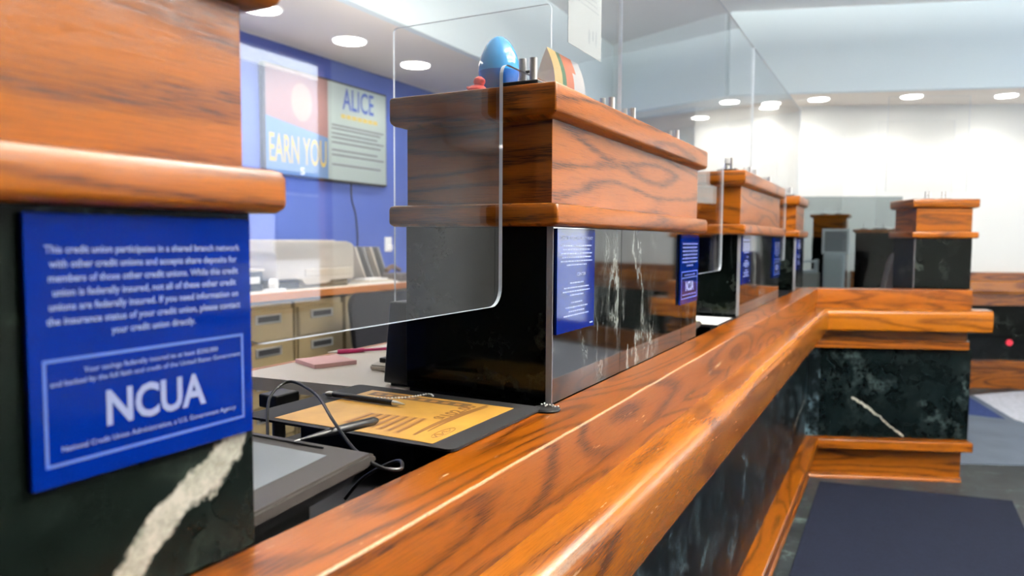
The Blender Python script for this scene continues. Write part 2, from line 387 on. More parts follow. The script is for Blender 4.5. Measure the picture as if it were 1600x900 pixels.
wall_far('wall_far_left', -3.7, FARY0+1.9*math.tan(R(27)), FARX0, FARY0, 0, S1+.05, 'white_wall')
# soffit slab with its bulkhead edge, following the teller line
BH = [(-2.757, -3.2), (-2.757, 7.40), (-1.40, 6.78), (RW+.1, 6.78+(RW+1.5)*.32)]
bm = bmesh.new(); add_prism(bm, BH+[(RW+.1, 10.4), (-3.7, 10.4), (-3.7, -3.2)], 'z', S1, S1+.06)
struct(obj('ceiling_soffit', bm, 'soffit_grey'))
for i in range(3):
    wall_far(['wall_bulkhead_left', 'wall_bulkhead_corner', 'wall_bulkhead_far'][i], *BH[i], *BH[i+1], S1-.002, CZ, 'bulkhead_blue', -.06)
# window wall on the customers' side
ZW0, ZW1 = .62, E+1.95
bm = bmesh.new()
add_box(bm, RW, RW+.15, -3.2, 10.4, 0, ZW0); add_box(bm, RW, RW+.15, -3.2, 10.4, ZW1, CZ)
add_box(bm, RW, RW+.15, 6.25, 10.4, ZW0, ZW1); add_box(bm, RW, RW+.15, -3.2, 4.4, ZW0, ZW1)
struct(obj('wall_right', bm, 'white_wall'))
Y0w = -2.2
for i, (a, b) in enumerate([(4.4, 6.25)]):
    r = thing('window_%d' % (i+1), 'x', 'window', (RW, (a+b)/2, ZW0)); del r['label']; del r['category']; struct(r)
    bm = bmesh.new()
    for (ya, yb, za, zb) in ((a, a+.07, ZW0, ZW1), (b-.11, b, ZW0, ZW1), (a+.07, b-.11, ZW0, ZW0+.1), (a+.07, b-.11, ZW1-.08, ZW1)):
        add_box(bm, RW-.03, RW+.07, ya, yb, za, zb, .004)
    obj('window_frame', bm, 'oak', r)
    obj('window_pane', bx(RW+.02, RW+.026, a+.06, b-.1, ZW0+.08, ZW1-.06), 'window_glass', r)

dr = thing('door_1', 'x', 'door', (DX0, fary(DX0), 0), A); del dr['label']; del dr['category']; struct(dr)
dw = (DX1-DX0)/CA; bm = bmesh.new()
for (xa, xb, za, zb) in ((0, .10, 0, 2.45), (dw-.10, dw, 0, 2.45), (.10, dw-.10, 2.35, 2.45), (.10, dw-.10, .006, .30)): add_box(bm, xa, xb, .0, .06, za, zb, .003)
obj('door_frame', bm, 'oak', dr, local=True); obj('door_glass', bx(.09, dw-.09, .027, .033, .29, 2.36), 'window_glass', dr, local=True)

# ------------------------------------------------------------------ counter (one continuous carcass with a bend)
CR = Vector((-.406, 4.57, 0)); D = Vector((CA, SA, 0)); NF = Vector((SA, -CA, 0))     # ridge corner, return direction, return front normal
MY = (SA-1)/CA
def sweep(name, prof, mat, parent, end=.858, skew=.42, y0=-1.2, smooth=False, end_from_ridge=True):
    bm = bmesh.new(); uvl = bm.loops.layers.uv.new('UVMap')
    rings = []; us = []
    for (o, z) in prof: pass
    def pts(k):
        out = []
        for (o, z) in prof:
            q = o-.094
            if k == 0: p = Vector((-.5+o, y0, 0))
            elif k == 1: p = CR+q*Vector((1, MY, 0))
            else: p = CR+D*(end-q*skew)+NF*q
            p.z = z+E; out.append(p)
        return out
    vs = [0.0]; n = len(prof)
    for i in range(1, n+1):
        a, b = prof[i-1], prof[i % n]; vs.append(vs[-1]+math.hypot(a[0]-b[0], a[1]-b[1]))
    R_ = [[bm.verts.new(p) for p in pts(k)] for k in range(3)]
    for k in (0, 1):
        for i in range(n):
            f = bm.faces.new((R_[k][i], R_[k][(i+1) % n], R_[k+1][(i+1) % n], R_[k+1][i]))
            for l in f.loops:
                vtx = l.vert; kk = k if vtx in R_[k] else k+1
                idx = R_[kk].index(vtx); vv = vs[i] if idx == i else vs[i+1]
                uu = vtx.co.y if k == 0 else 7+(vtx.co-CR).dot(D)
                l[uvl].uv = (uu, vv+z_seed(name))
    for ring in (R_[0], R_[2]): bm.faces.new(ring)
    return obj(name, bm, mat, parent, smooth=smooth, uv=False)
_seed = {}
def z_seed(n): return _seed.setdefault(n, len(_seed)*.43)
def arc(cx, cz, r, a0, a1, n=6): return [(cx+r*math.cos(R(a0+(a1-a0)*k/n)), cz+r*math.sin(R(a0+(a1-a0)*k/n))) for k in range(n+1)]
tc = thing('teller_counter', 'long oak and black marble teller counter turning a corner at its far end', 'counter', (-.42, 2, 0))
h = -.2742
sweep('worktop', [(0, h-.02), (0, h-.002), (.002, h)]+arc(.094-.004, h-.004, .004, 90, 0, 3)+[(.094, h-.078), (.03, h-.078), (.03, h-.02)], 'oak_worn', tc, smooth=True)
sweep('step_strip', [(.03, h-.078), (.088, h-.078), (.088, h-.112), (.03, h-.112)], 'oak', tc)
sweep('armrest', [(.03, h-.112), (.100, h-.112)]+arc(.132, h-.142, .030, 90, 0, 7)+arc(.152, h-.228, .010, 0, -90, 3)+[(.03, h-.238)], 'oak_top', tc, end=.955, smooth=True, skew=.2)
sweep('cove_board', [(.0, h-.238), (.070, h-.238), (.070, h-.300), (.0, h-.300)], 'oak', tc, end=.842)
sweep('apron', [(.0, h-.300), (.084, h-.300), (.088, h-.304), (.088, h-.345), (.0, h-.345)], 'oak', tc, end=.855)
sweep('marble_front', [(.02, h-.345), (.050, h-.345), (.050, -1.155), (.02, -1.155)], 'marble_front', tc, end=.840)
sweep('base_ledge', [(.0, -1.155), (.125, -1.155), (.130, -1.160), (.130, -1.205), (.125, -1.210), (.0, -1.210)], 'oak', tc, end=.885, skew=.1)
sweep('base_board', [(.0, -1.21), (.060, -1.21), (.060, -1.40), (.0, -1.40)], 'oak', tc, end=.838)
sweep('quarter_round', [(.06, -1.40), (.06, -1.375)]+arc(.06, -1.40, .024, 80, 0, 4), 'oak', tc, end=.845, smooth=True)
# marble on the return has its own big vein: separate slab, seen face on
def ret_frame(u, off, z=0): return CR+D*u-NF*off+Vector((0, 0, z))
rs = bx(.0, .842, -.0, .003, .245+.0, .782)
o_ = obj('marble_slab', rs, 'marble_return', tc, local=True)
Mr = Matrix.Translation(ret_frame(0.047, .0415)) @ Matrix.Rotation(A, 4, 'Z')
o_.data.transform(WM[tc.name].inverted() @ Mr)
# object-space vein needs local axes: put the mesh back in its own frame instead
o_.data.transform((WM[tc.name].inverted() @ Mr).inverted()); o_.matrix_local = WM[tc.name].inverted() @ Mr

# ------------------------------------------------------------------ partitions (pillars)
XF, XB = -.5, -.7956
P = 1.6115
def make_pillar(label, y0, y1, tiles=(.335, .815), near=False, face='marble_face'):
    t = thing('partition_pillar', label, 'pillar', (-.65, (y0+y1)/2, 0), group='oak and marble partitions along the counter')
    zb = E+h
    obj('plinth', bx(XB+.004, XF-.03, y0+.004, y1-.004, 0, zb-.0), 'black_laminate', t)
    obj('marble_body', bx(XB, XF-.012, y0, y1, zb, E+.0218, .0015), 'marble_dark', t)
    cuts = [y0-.001]+[y0+c for c in tiles if y0+c < y1-.05]+[y1+.001]
    for a, b in zip(cuts[:-1], cuts[1:]):
        obj('marble_tile', bx(XF-.012, XF, a+.0006, b-.0006, zb+.001, E+.0215, .0008), 'marble_near' if near else face, t)
    obj('corner_strip', bx(XF-.010, XF+.0012, y0-.0028, y0-.001, zb+.001, E+.0215), 'grey_tile_side', t)
    x0, x1 = XB, XF
    bm = bmesh.new(); add_stack(bm, x0, x1, y0-.008, y1+.008, [(.004, E+.0218), (.014, E+.0218), (.019, E+.0262), (.020, E+.030), (.020, E+.052), (.018, E+.0572), (.013, E+.0595), (-.004, E+.0595)], .007)
    obj('lower_moulding', bm, 'oak', t, smooth=True)
    obj('wood_panel', bx(x0+.002, x1-.004, y0+.002, y1-.002, E+.0595, E+.199, .001), 'oak', t)
    bm = bmesh.new(); add_stack(bm, x0, x1, y0-.012, y1+.012, [(-.006, E+.196), (.002, E+.1985), (.010, E+.2005), (.0145, E+.205), (.016, E+.210), (.016, E+.2455), (.0145, E+.2490), (.011, E+.2505), (.0, E+.2505)], .004)
    obj('cap', bm, 'oak', t, smooth=True); return t
YP0, YP1 = 1.088, 2.066
p2 = make_pillar('oak and black marble partition pillar carrying the blue egg, sharpest in view', YP0, YP1)
p1 = make_pillar('nearest oak and marble partition pillar at the left edge, with a broad white vein under its blue sign', YP0-P, YP1-P, tiles=(), near=True)
p3 = dup(p2, (0, P, 0), 'third oak and marble partition pillar, next beyond the one with the egg')
p4 = make_pillar('last short partition pillar before the counter turns its corner', YP0+2*P, 4.69, tiles=())
# pillar standing on the return leg
p5 = make_pillar('separate oak-topped black partition pillar standing on the far return of the counter', -.157, .157, tiles=(), face='marble_dark')
p5.location = ret_frame(.735, .10+.1478); p5.location.z = 0
p5.rotation_euler = (0, 0, A-math.pi/2)
WM[p5.name] = Matrix.Translation(p5.location) @ Matrix.Rotation(A-math.pi/2, 4, 'Z')

# ------------------------------------------------------------------ clear acrylic shields
XS = -.55
def poly_round(pts, rad, n=6):
    out = []
    m_ = len(pts)
    for i, p in enumerate(pts):
        r = rad[i]
        if not r: out.append(p); continue
        a, b = Vector(pts[i-1]), Vector(pts[(i+1) % m_]); p = Vector(p)
        u, v = (a-p).normalized(), (b-p).normalized()
        s, e = p+u*r, p+v*r; c = p+u*r+v*r
        a0 = math.atan2((s-c).y, (s-c).x); a1 = math.atan2((e-c).y, (e-c).x)
        da = (a1-a0+math.pi) % (2*math.pi)-math.pi
        for k in range(n+1): out.append((c.x+r*math.cos(a0+da*k/n), c.y+r*math.sin(a0+da*k/n)))
    return out
def make_shield(k, label):
    o = k*P; ya, yl, yr, yb = -.070+o, .485+o, 1.0+o, 1.533+o
    zt, zc, zb = E+.79, E+.272, E-.104
    pts = [(ya, zt), (ya, zc), (yl, zc), (yl, zb), (yr, zb), (yr, zc), (yb, zc), (yb, zt)]
    pl = poly_round(pts, [0, .01, .02, .03, .03, .02, .01, 0])
    bm = bmesh.new(); add_prism(bm, pl, 'x', XS-.003, XS+.003)
    ob = obj('acrylic_shield', bm, None, mats=['clear_acrylic', 'pane_edge'], chooser=lambda p: 0 if abs(p.normal.x) > .9 else 1)
    return tag(ob, label, 'sneeze guard', 'clear shields over the counter')
make_shield(0, 'clear acrylic shield hanging in the gap between the nearest pillar and the egg pillar')
make_shield(1, 'clear acrylic shield hanging beyond the pillar with the egg')
make_shield(2, 'clear acrylic shield hanging beyond the third pillar')
# side screen between two teller stations
pl = poly_round([(-1.132, E-.176), (-.815, E-.176), (-.815, E+.262), (-.698, E+.262), (-.698, E+.523), (-1.132, E+.523)], [.012, .02, .01, .01, .012, .012])
bm = bmesh.new(); add_prism(bm, pl, 'y', 1.497, 1.503)
tag(obj('side_screen', bm, None, mats=['clear_acrylic', 'pane_edge'], chooser=lambda p: 0 if abs(p.normal.y) > .9 else 1),
    'clear acrylic side screen with light painted into its edge standing crosswise behind the blue egg', 'screen')

# clamps
def make_clamp(x, y, z, label, rz=0, group='silver clamps on the pillar tops'):
    t = thing('glass_clamp', label, 'clamp', (x, y, z), rz, group)
    obj('base_plate', bx(-.038, .030, -.024, .024, 0, .007, .002), 'black_plastic', t, local=True)
    for s in (-1, 1):
        bm = bmesh.new(); add_cyl(bm, (s*.0098, 0, .007), (s*.0098, 0, .047), .0065, seg=20); ob = obj('post', bm, 'chrome', t, smooth=True, local=True)
    bm = bmesh.new(); add_cyl(bm, (-.0035, .0, .026), (.0035, 0, .026), .0025, seg=10)
    obj('screw', bm, 'dark_steel', t, local=True)
    return t
Zc = E+.2506
c0 = make_clamp(XS, 1.092, Zc, 'silver twin-post glass clamp on black base right beside the blue egg')
spots = [(1.462, 'silver glass clamp at the middle of the egg pillar, left of the blue pane edge'),
         (1.60, 'silver glass clamp at the middle of the egg pillar, right of the blue pane edge'),
         (1.97, 'silver glass clamp at the far end of the egg pillar'),
         (1.10+P, 'silver glass clamp on black base at the near corner of the third pillar'),
         (1.462+P, 'first of two silver clamps at the middle of the third pillar'),
         (1.60+P, 'second of two silver clamps at the middle of the third pillar'),
         (1.97+P, 'silver glass clamp at the far end of the third pillar'),
         (1.12+2*P, 'silver glass clamp on the short fourth pillar')]
for y, lb in spots: dup(c0, (0, y-1.092, 0), lb)
for u, lb in ((.68, 'left silver clamp on top of the separate pillar on the return'), (.775, 'right silver clamp on top of the separate pillar on the return')):
    q = ret_frame(u, .20); dup(c0, (q.x-XS, q.y-1.092, 0), lb, rz=A)

# ------------------------------------------------------------------ signs
def sign_board(t, y0, z0, w_, h_):
    obj('board', bx(XF+.0014, XF+.0064, y0, y0+w_, z0, z0+h_, .0008), 'sign_blue', t)
def border(t, y0, y1, z0, z1, w_=.0022):
    x = XF+.0066; bm = bmesh.new()
    for a, b, c, d in ((y0, y1, z0, z0+w_), (y0, y1, z1-w_, z1), (y0, y0+w_, z0, z1), (y1-w_, y1, z0, z1)): add_box(bm, x-.0002, x, a, b, c, d)
    obj('border', bm, 'sign_line', t)
SX = XF+.0064
def make_insured(y0, label):
    z0 = E-.168; t = thing('sign_plaque', label, 'sign', (XF+.0014, y0+.092, z0), group='blue insurance signs on the pillars')
    sign_board(t, y0, z0, .1845, .184)
    Rr, Uu = (0, 1, 0), (0, 0, 1); cy = y0+.0925
    bm = bmesh.new()
    L1 = ['This credit union participates in a shared branch network', 'with other credit unions and accepts share deposits for',
          'members of those other credit unions. While this credit', 'union is federally insured, not all of these other credit',
          'unions are federally insured. If you need information on', 'the insurance status of your credit union, please contact', 'your credit union directly.']
    W1 = [.160, .154, .156, .151, .156, .160, .070]
    for i, (s, wd) in enumerate(zip(L1, W1)):
        text_bm(bm, s, (SX, cy, E-.0085-.0096*i), Rr, Uu, width=wd, size=.0072, bold=.018)
    obj('lettering', bm, 'sign_white', t)
    bm = bmesh.new()
    text_bm(bm, 'Your savings federally insured to at least $250,000', (SX, cy, E-.0915), Rr, Uu, width=.112, size=.0050, bold=.008)
    text_bm(bm, 'and backed by the full faith and credit of the United States Government', (SX, cy, E-.0985), Rr, Uu, width=.158, size=.0050, bold=.008)
    obj('small_print', bm, 'sign_white', t); bm = bmesh.new()
    text_bm(bm, 'National Credit Union Administration, a U.S. Government Agency', (SX, cy, E-.1435), Rr, Uu, width=.146, size=.0052, bold=.008)
    obj('footer_print', bm, 'sign_white', t)
    bm = bmesh.new(); text_bm(bm, 'NCUA', (SX, cy, E-.1215), Rr, Uu, width=.084, hmax=.0262, bold=.028)
    obj('heading', bm, 'sign_white', t)
    border(t, y0+.009, y0+.175, E-.1545, E-.0815); return t
s1 = make_insured(.265, 'large blue NCUA insurance sign on the nearest pillar, at the left edge')
dup(s1, (0, 1.865-.265, 0), 'blue NCUA insurance sign at the far end of the egg pillar')
dup(s1, (0, 3.465-.265, 0), 'blue NCUA insurance sign at the far end of the third pillar')
def make_policy(y0, label):
    z0 = E-.158; wd = .168; t = thing('policy_sign', label, 'sign', (XF+.0014, y0+wd/2, z0), group='blue policy signs on the pillars')
    sign_board(t, y0, z0, wd, .177)
    cy = y0+wd/2; rnd = random.Random(3)
    bm = bmesh.new(); text_bm(bm, 'CONSUMER FUNDS AVAILABILITY POLICY', (SX, cy, E+.003), (0, 1, 0), (0, 0, 1), width=wd*.86, size=.0068, bold=.012)
    obj('heading', bm, 'policy_white', t); bm = bmesh.new()
    text_bm(bm, 'CENTER', (SX, cy+.02, E-.060), (0, 1, 0), (0, 0, 1), width=.04, size=.0075, bold=.012)
    obj('subheading', bm, 'policy_white', t)
    bm = bmesh.new()                                        # rows of illegible small print
    def row(z, wd_, hgt=.0022, c=cy):
        y = c-wd_/2
        while y < c+wd_/2:
            l = rnd.uniform(.004, .012); add_box(bm, SX-.0001, SX+.0002, y, min(y+l, c+wd_/2), z-hgt/2, z+hgt/2); y += l+.0018
    for i in range(6): row(E-.010-.0066*i, [.135, .12, .14, .13, .14, .09][i])
    obj('first_paragraph', bm, 'policy_white', t); bm = bmesh.new()
    row(E-.074, .06); row(E-.082, .11); row(E-.0885, .12); row(E-.095, .06)
    obj('small_print', bm, 'policy_white', t); bm = bmesh.new()
    row(E-.108, .05); row(E-.116, .10); row(E-.123, .07); row(E-.130, .11)
    obj('lower_print', bm, 'policy_white', t); bm = bmesh.new(); add_box(bm, SX-.0001, SX+.0002, cy+.062, cy+.076, E-.1512, E-.149); obj('corner_code', bm, 'policy_white', t); return t
q1 = make_policy(1.091, 'glossy blue funds availability policy sign at the near end of the egg pillar')
dup(q1, (0, P, 0), 'blue policy sign at the near end of the third pillar')
dup(q1, (0, 2*P, 0), 'blue policy sign on the short fourth pillar')

# ------------------------------------------------------------------ on top of the egg pillar
t = thing('toy_egg', 'glossy bright blue plastic egg standing on top of the pillar', 'egg', (-.637, 1.15, Zc))
prof = []
for k in range(19):
    a = math.pi*k/18; zz = -math.cos(a); rr = math.sin(a)*(1-.14*zz)
    prof.append((max(.0006, .0365*rr), .054+.054*zz))
for nm, sel, mt in (('lower_half', prof[:9], 'egg_blue_dark'), ('upper_half', prof[8:], 'egg_blue')):
    bm = bmesh.new(); add_lathe(bm, [(r_, z_+.0002) for r_, z_ in sel], (-.637, 1.15, Zc), 28); obj(nm, bm, mt, t, smooth=True)
t = thing('rubber_duck', 'small coral red rubber duck beside the blue egg', 'toy', (-.655, 1.105, Zc))
bm = bmesh.new()
add_lathe(bm, [(.001, 0), (.012, .0005), (.0165, .005), (.017, .009), (.012, .0145), (.005, .0165), (.001, .017)], (-.655, 1.105, Zc), 16)
add_lathe(bm, [(.001, .012), (.0075, .014), (.0105, .020), (.009, .026), (.004, .0295), (.001, .030)], (-.650, 1.103, Zc), 14)
obj('body', bm, 'coral_red', t, smooth=True)
bm = bmesh.new(); add_cyl(bm, (-.641, 1.098, Zc+.0205), (-.634, 1.094, Zc+.020), .0042, .0015, 10); obj('beak', bm, 'coral_red', t)
bm = bmesh.new(); add_cyl(bm, (-.667, 1.110, Zc+.009), (-.680, 1.112, Zc+.016), .0075, .002, 10); obj('tail', bm, 'coral_red', t)
# folded brochure, open like a tent
t = thing('folded_brochure', 'folded tent brochure with orange and cream print on the pillar top', 'brochure', (-.56, 1.27, Zc))
def curved_sheet(mat, nm, x0, y0, x1, y1, apex, y_a, y_b, mats_=None, curve=.012, cols=8):
    bm = bmesh.new(); n = 10; G = []
    for i in range(n+1):
        s = i/n; row = []
        for j in range(cols+1):
            yy = y_a+(y_b-y_a)*j/cols
            row.append(bm.verts.new((x0+(x1-x0)*s+curve*math.sin(math.pi*s), yy+(.012*s if nm == 'front_leaf' else 0), Zc+apex[0]*(1-s)+apex[1]*s)))
        G.append(row)
    for i in range(n):
        for j in range(cols): bm.faces.new((G[i][j], G[i][j+1], G[i+1][j+1], G[i+1][j]))
    bmesh.ops.solidify(bm, geom=bm.faces[:], thickness=.0008)
    return bm
bm = curved_sheet(None, 'back_leaf', -.575, 0, -.605, 0, (.098, .0012), 1.215, 1.36, curve=-.004)
obj('back_leaf', bm, 'paper', t, smooth=True)
bm = curved_sheet(None, 'front_leaf', -.575, 0, -.568, 0, (.098, .0012), 1.215, 1.36, curve=.010)
fl = obj('front_leaf', bm, None, t, smooth=True, mats=['print_yellow', 'print_green', 'print_orange', 'paper', 'print_blue'])
for p in fl.data.polygons:
    cy_ = p.center.y+1.27; zz = p.center.z
    p.material_index = 0 if cy_ < 1.255 else (1 if cy_ < 1.272 else (2 if cy_ < 1.318 and zz > .03 else 3))
    if zz < .022 and cy_ < 1.26 and cy_ > 1.235: p.material_index = 4
# notice sheet on the teller side of the shield
t = thing('notice_sheet', 'pale printed notice sheet fixed to the clear shield above the brochure', 'notice', (XS-.004, 1.34, E+.365))
obj('sheet', bx(XS-.0042, XS-.0032, 1.262, 1.43, E+.365, E+.59), 'faint_paper', t)
bm = bmesh.new(); rnd = random.Random(5)
for i in range(13):
    z_ = E+.575-.010*i; y = 1.275
    while y < 1.405:
        l = rnd.uniform(.006, .018); add_box(bm, XS-.0033, XS-.0031, y, min(y+l, 1.415), z_-.0016, z_+.0016); y += l+.003
obj('print', bm, 'print_grey', t)
bm = bmesh.new()
for yy, zz, ww, hh in ((1.365, E+.400, .012, .030), (1.385, E+.405, .010, .022), (1.402, E+.403, .008, .034)):
    add_prism(bm, [(yy+ww*math.cos(a_)/2, zz+hh*math.sin(a_)/2) for a_ in [2*math.pi*k/12 for k in range(12)]], 'x', XS-.0033, XS-.0031)
obj('picture', bm, 'print_grey', t)

# ------------------------------------------------------------------ teller side: low black shelf, desks
ZD = E-.28
shelf = thing('under_shelf', 'black shelf just below the counter edge under the signature pad', 'shelf', (-.7, .77, 0))
obj('shelf_board', bx(-.90, -.508, .458, 1.083, E-.355, E-.335, .001), 'black_laminate', shelf)
for x_ in (-.89, -.52): obj('bracket', bx(x_, x_+.008, .47, 1.07, 0, E-.355), 'black_laminate', shelf)
for i, (ya, yb) in enumerate(((1.045, 2.66), (2.70, 4.22))):
    lb = ['beige desktop with orange wooden edge beside the black mat', 'beige desktop with orange wooden edge beyond the third pillar'][i]
    t = thing('teller_desk', lb, 'desk', (-1.0, (ya+yb)/2, 0))
    bm = bmesh.new(); add_prism(bm, [(-1.198, ya-.008), (-.80, ya+.03), (-.80, yb), (-1.198, yb)], 'z', ZD-.026, ZD); obj('desktop', bm, 'beige_laminate', t)
    bm = bmesh.new(); add_prism(bm, [(-1.213, ya-.0095), (-1.198, ya-.008), (-1.198, yb), (-1.213, yb)], 'z', ZD-.028, ZD+.0005); obj('edge_band', bm, 'orange_edge', t)
    obj('pedestal', bx(-1.17, -.83, ya+.25, ya+.75, 0, ZD-.026), 'tan_metal', t)
# black riser + mat
tag(obj('riser_box', bx(-.82, -.60, .84, 1.03, E-.335, E-.2725, .003), 'black_matte'), 'black box under the black counter mat', 'box')
MT = thing('counter_mat', 'black rounded mat holding the gold 102 dollar flyer at the counter edge', 'mat', (-.68, .9, E-.2725))
pl = rrect(-.872, -.494, .772, 1.046, .012)
bm = bmesh.new(); add_prism(bm, pl, 'z', E-.2725, E-.2690); obj('mat_base', bm, 'black_matte', MT)
FZ = E-.2689
fl_ = thing('gold_flyer', 'gold flyer reading $102.00 lying on the black mat', 'flyer', (-.675, .9, FZ))
obj('sheet', bx(-.816, -.532, .784, 1.014, FZ, FZ+.0006), 'flyer_gold', fl_)
z1 = FZ+.0007
bm = bmesh.new(); text_bm(bm, '$102.00', (-.597, .945, z1), (0.0, 1, 0), (-1, 0, 0), width=.100, hmax=.026, bold=.035, depth=.0002)
obj('amount_lettering', bm, 'flyer_brown', fl_)
bm = bmesh.new()
def strip(bm, pts, w_):
    pts = smooth_pts([(*p, z1+.0002) for p in pts], 6); n = len(pts); prev = None
    for i, p in enumerate(pts):
        d = (pts[min(i+1, n-1)]-pts[max(i-1, 0)]).normalized(); s = Vector((-d.y, d.x, 0))*w_*(.35+.65*math.sin(math.pi*min(1, (i+1)/n*.9)))
        a, b = bm.verts.new(p+s), bm.verts.new(p-s)
        if prev: bm.faces.new((prev[0], a, b, prev[1]))
        prev = (a, b)
strip(bm, [(-.577, .805), (-.583, .86), (-.584, .93), (-.577, 1.009)], .0050)
strip(bm, [(-.571, .83), (-.576, .88), (-.577, .94), (-.572, 1.0)], .0028)
obj('swoosh', bm, 'flyer_brown', fl_)
bm = bmesh.new()
for k in range(7):                                          # fanned banknotes
    a0 = Vector((-.600-.0165*k, .800+.002*k, z1)); a1 = a0+Vector((-.012+.002*k, .090-.004*k, 0)); s = Vector((-.0125, -.001, 0))
    f = [bm.verts.new(p+Vector((0, 0, .0001*k))) for p in (a0, a1, a1+s, a0+s*.8)]; bm.faces.new(f)
ob = obj('banknotes', bm, None, fl_, mats=['flyer_brown_light', 'flyer_brown'], calc=False)
bm = bmesh.new()
for k in range(7):
    a0 = Vector((-.601-.0165*k, .803+.002*k, z1+.0009)); a1 = a0+Vector((-.0118+.002*k, .084-.004*k, 0)); s = Vector((-.005, -.0004, 0))
    bm.faces.new([bm.verts.new(p) for p in (a0, a1, a1+s, a0+s)])
obj('banknote_edge', bm, 'flyer_brown', fl_, calc=False)
obj('photo_band', bx(-.800, -.602, .980, 1.003, z1, z1+.0002), 'flyer_dark', fl_)
bm = bmesh.new()
for k in range(8): add_box(bm, -.790+.023*k, -.778+.023*k, .985, .997, z1+.0002, z1+.0004)
obj('band_squares', bm, 'flyer_brown_light', fl_)
bm = bmesh.new(); add_tube(bm, [(-.548+.008*math.cos(a_), .835+.028*math.sin(a_), z1+.0003) for a_ in [2*math.pi*k/28 for k in range(29)]], .0004, 4)
add_tube(bm, smooth_pts([(-.543, .812, z1+.0003), (-.553, .820, z1+.0003), (-.544, .828, z1+.0003), (-.551, .836, z1+.0003), (-.545, .845, z1+.0003), (-.551, .856, z1+.0003)]), .0006, 4)
obj('script_emblem', bm, 'flyer_brown', fl_)
# pens
def make_pen(a, b, label, grip, r=.0048, tip='chrome', name='ballpoint_pen', cap=None):
    a, b = Vector(a), Vector(b); d = (b-a).normalized(); L = (b-a).length
    t = thing(name, label, 'pen', tuple(a))
    bm = bmesh.new(); add_tube(bm, [a, a+d*.004, a+d*(L*.5), b-d*.024], [r*.7, r, r, r*.95], 14); obj('barrel', bm, grip, t, smooth=True)
    bm = bmesh.new(); add_tube(bm, [b-d*.024, b-d*.018, b-d*.004, b], [r*.92, r*.85, r*.3, r*.12], 14); obj('tip', bm, tip, t, smooth=True); return t
pn = make_pen((-.835, .933, E-.2628), (-.684, .931, E-.2628), 'black ballpoint pen with silver tip on the gold flyer', 'black_plastic')
bm = bmesh.new(); add_tube(bm, [(-.848, .930, E-.2628), (-.842, .932, E-.2625), (-.835, .933, E-.2628)], [.003, .005, .0045], 10); obj('end_cap', bm, 'chrome', pn, smooth=True)
# ball chain of the pen
cpts = smooth_pts([(-.846, .930, E-.2655), (-.850, .944, E-.2668), (-.815, .952, E-.2668), (-.760, .962, E-.2668), (-.722, .992, E-.2668), (-.708, 1.030, E-.2672), (-.690, 1.020, E-.2672)], 26)
bm = bmesh.new(); acc = 0; last = cpts[0]
def bead(bm, p, r):
    g = bmesh.ops.create_icosphere(bm, subdivisions=1, radius=r)['verts']
    for v in g: v.co += p
for p in cpts:
    if (p-last).length >= .0052: bead(bm, p, .0020); last = p
add_tube(bm, cpts, .0005, 4)
tag(obj('ball_chain', bm, 'chain_silver', smooth=True), 'silver ball chain curling from the black pen over the mat', 'chain')
t = thing('pen_base', 'round black pen base with silver chain end at the egg pillar foot', 'pen holder', (-.487, 1.045, E+h))
bm = bmesh.new(); add_lathe(bm, [(.001, .0005), (.021, .0005), (.0225, .002), (.0215, .0045), (.010, .0055), (.001, .0055)], (-.490, 1.048, E+h), 28); obj('disc', bm, 'black_plastic', t, smooth=True)
bm = bmesh.new()
for k in range(9): bead(bm, Vector((-.500+.0035*k, 1.050+.003*math.sin(k*1.7), E+h+.0085+.0015*math.sin(k*2.3))), .0018)
obj('chain_end', bm, 'chain_silver', t, smooth=True)

# signature pad
def make_sigpad(dy, label, screen='pad_screen'):
    t = thing('signature_pad', label, 'signature pad', (-.63, .56+dy, E-.335))
    bm = bmesh.new()
    add_prism(bm, [(.41+dy, E-.284), (.42+dy, E-.268), (.66+dy, E-.2505), (.672+dy, E-.254), (.674+dy, E-.262), (.655+dy, E-.268)], 'x', -.76, -.535)
    obj('stand', bx(-.72, -.57, .44+dy, .60+dy, E-.335, E-.292, .004), 'black_plastic', t)
    bv = [e for e in bm.edges if e.calc_length() > .05]; bmesh.ops.bevel(bm, geom=bm.edges[:], offset=.003, segments=2, affect='EDGES')
    obj('case', bm, 'pad_bezel', t, smooth=True)
    def zt(y): return E-.268+(y-dy-.42)*(.0175/.24)
    bm = bmesh.new()
    q = [(-.742, .635+dy), (-.578, .635+dy), (-.578, .47+dy), (-.742, .47+dy)]
    bm.faces.new([bm.verts.new((x_, y_, zt(y_)+.0004)) for x_, y_ in q]); obj('screen', bm, screen, t)
    bm = bmesh.new(); add_tube(bm, [(-.60, .652+dy, zt(.652+dy)+.0005), (-.72, .652+dy, zt(.652+dy)+.0005)], .0013, 6); obj('stylus_groove', bm, 'black_matte', t)
    bm = bmesh.new(); add_prism(bm, [(.41+dy, E-.2845), (.655+dy, E-.2685), (.640+dy, E-.283), (.41+dy, E-.300)], 'x', -.75, -.548); obj('side_skirt', bm, 'black_plastic', t)
    return t
pad0 = make_sigpad(0, 'grey electronic signature pad tilted beside the nearest pillar')
make_sigpad(P, 'grey electronic signature pad at the second window, beyond the egg pillar')
t = thing('stylus_pen', 'black stylus resting across the signature pad corner', 'stylus', (-.60, .68, E-.245))
a, b = Vector((-.665, .640, E-.2475)), Vector((-.650, .790, E-.2385)); b = Vector((-.655, .842, E-.255))
bm = bmesh.new(); a = Vector((-.640, .655, E-.2465)); b = Vector((-.628, .790, E-.2505)); d = (b-a).normalized()
add_tube(bm, [a, a+d*.03, a+d*.06, b-d*.008, b], [.0012, .0035, .0056, .0062, .0035], 12); obj('barrel', bm, 'black_plastic', t, smooth=True)
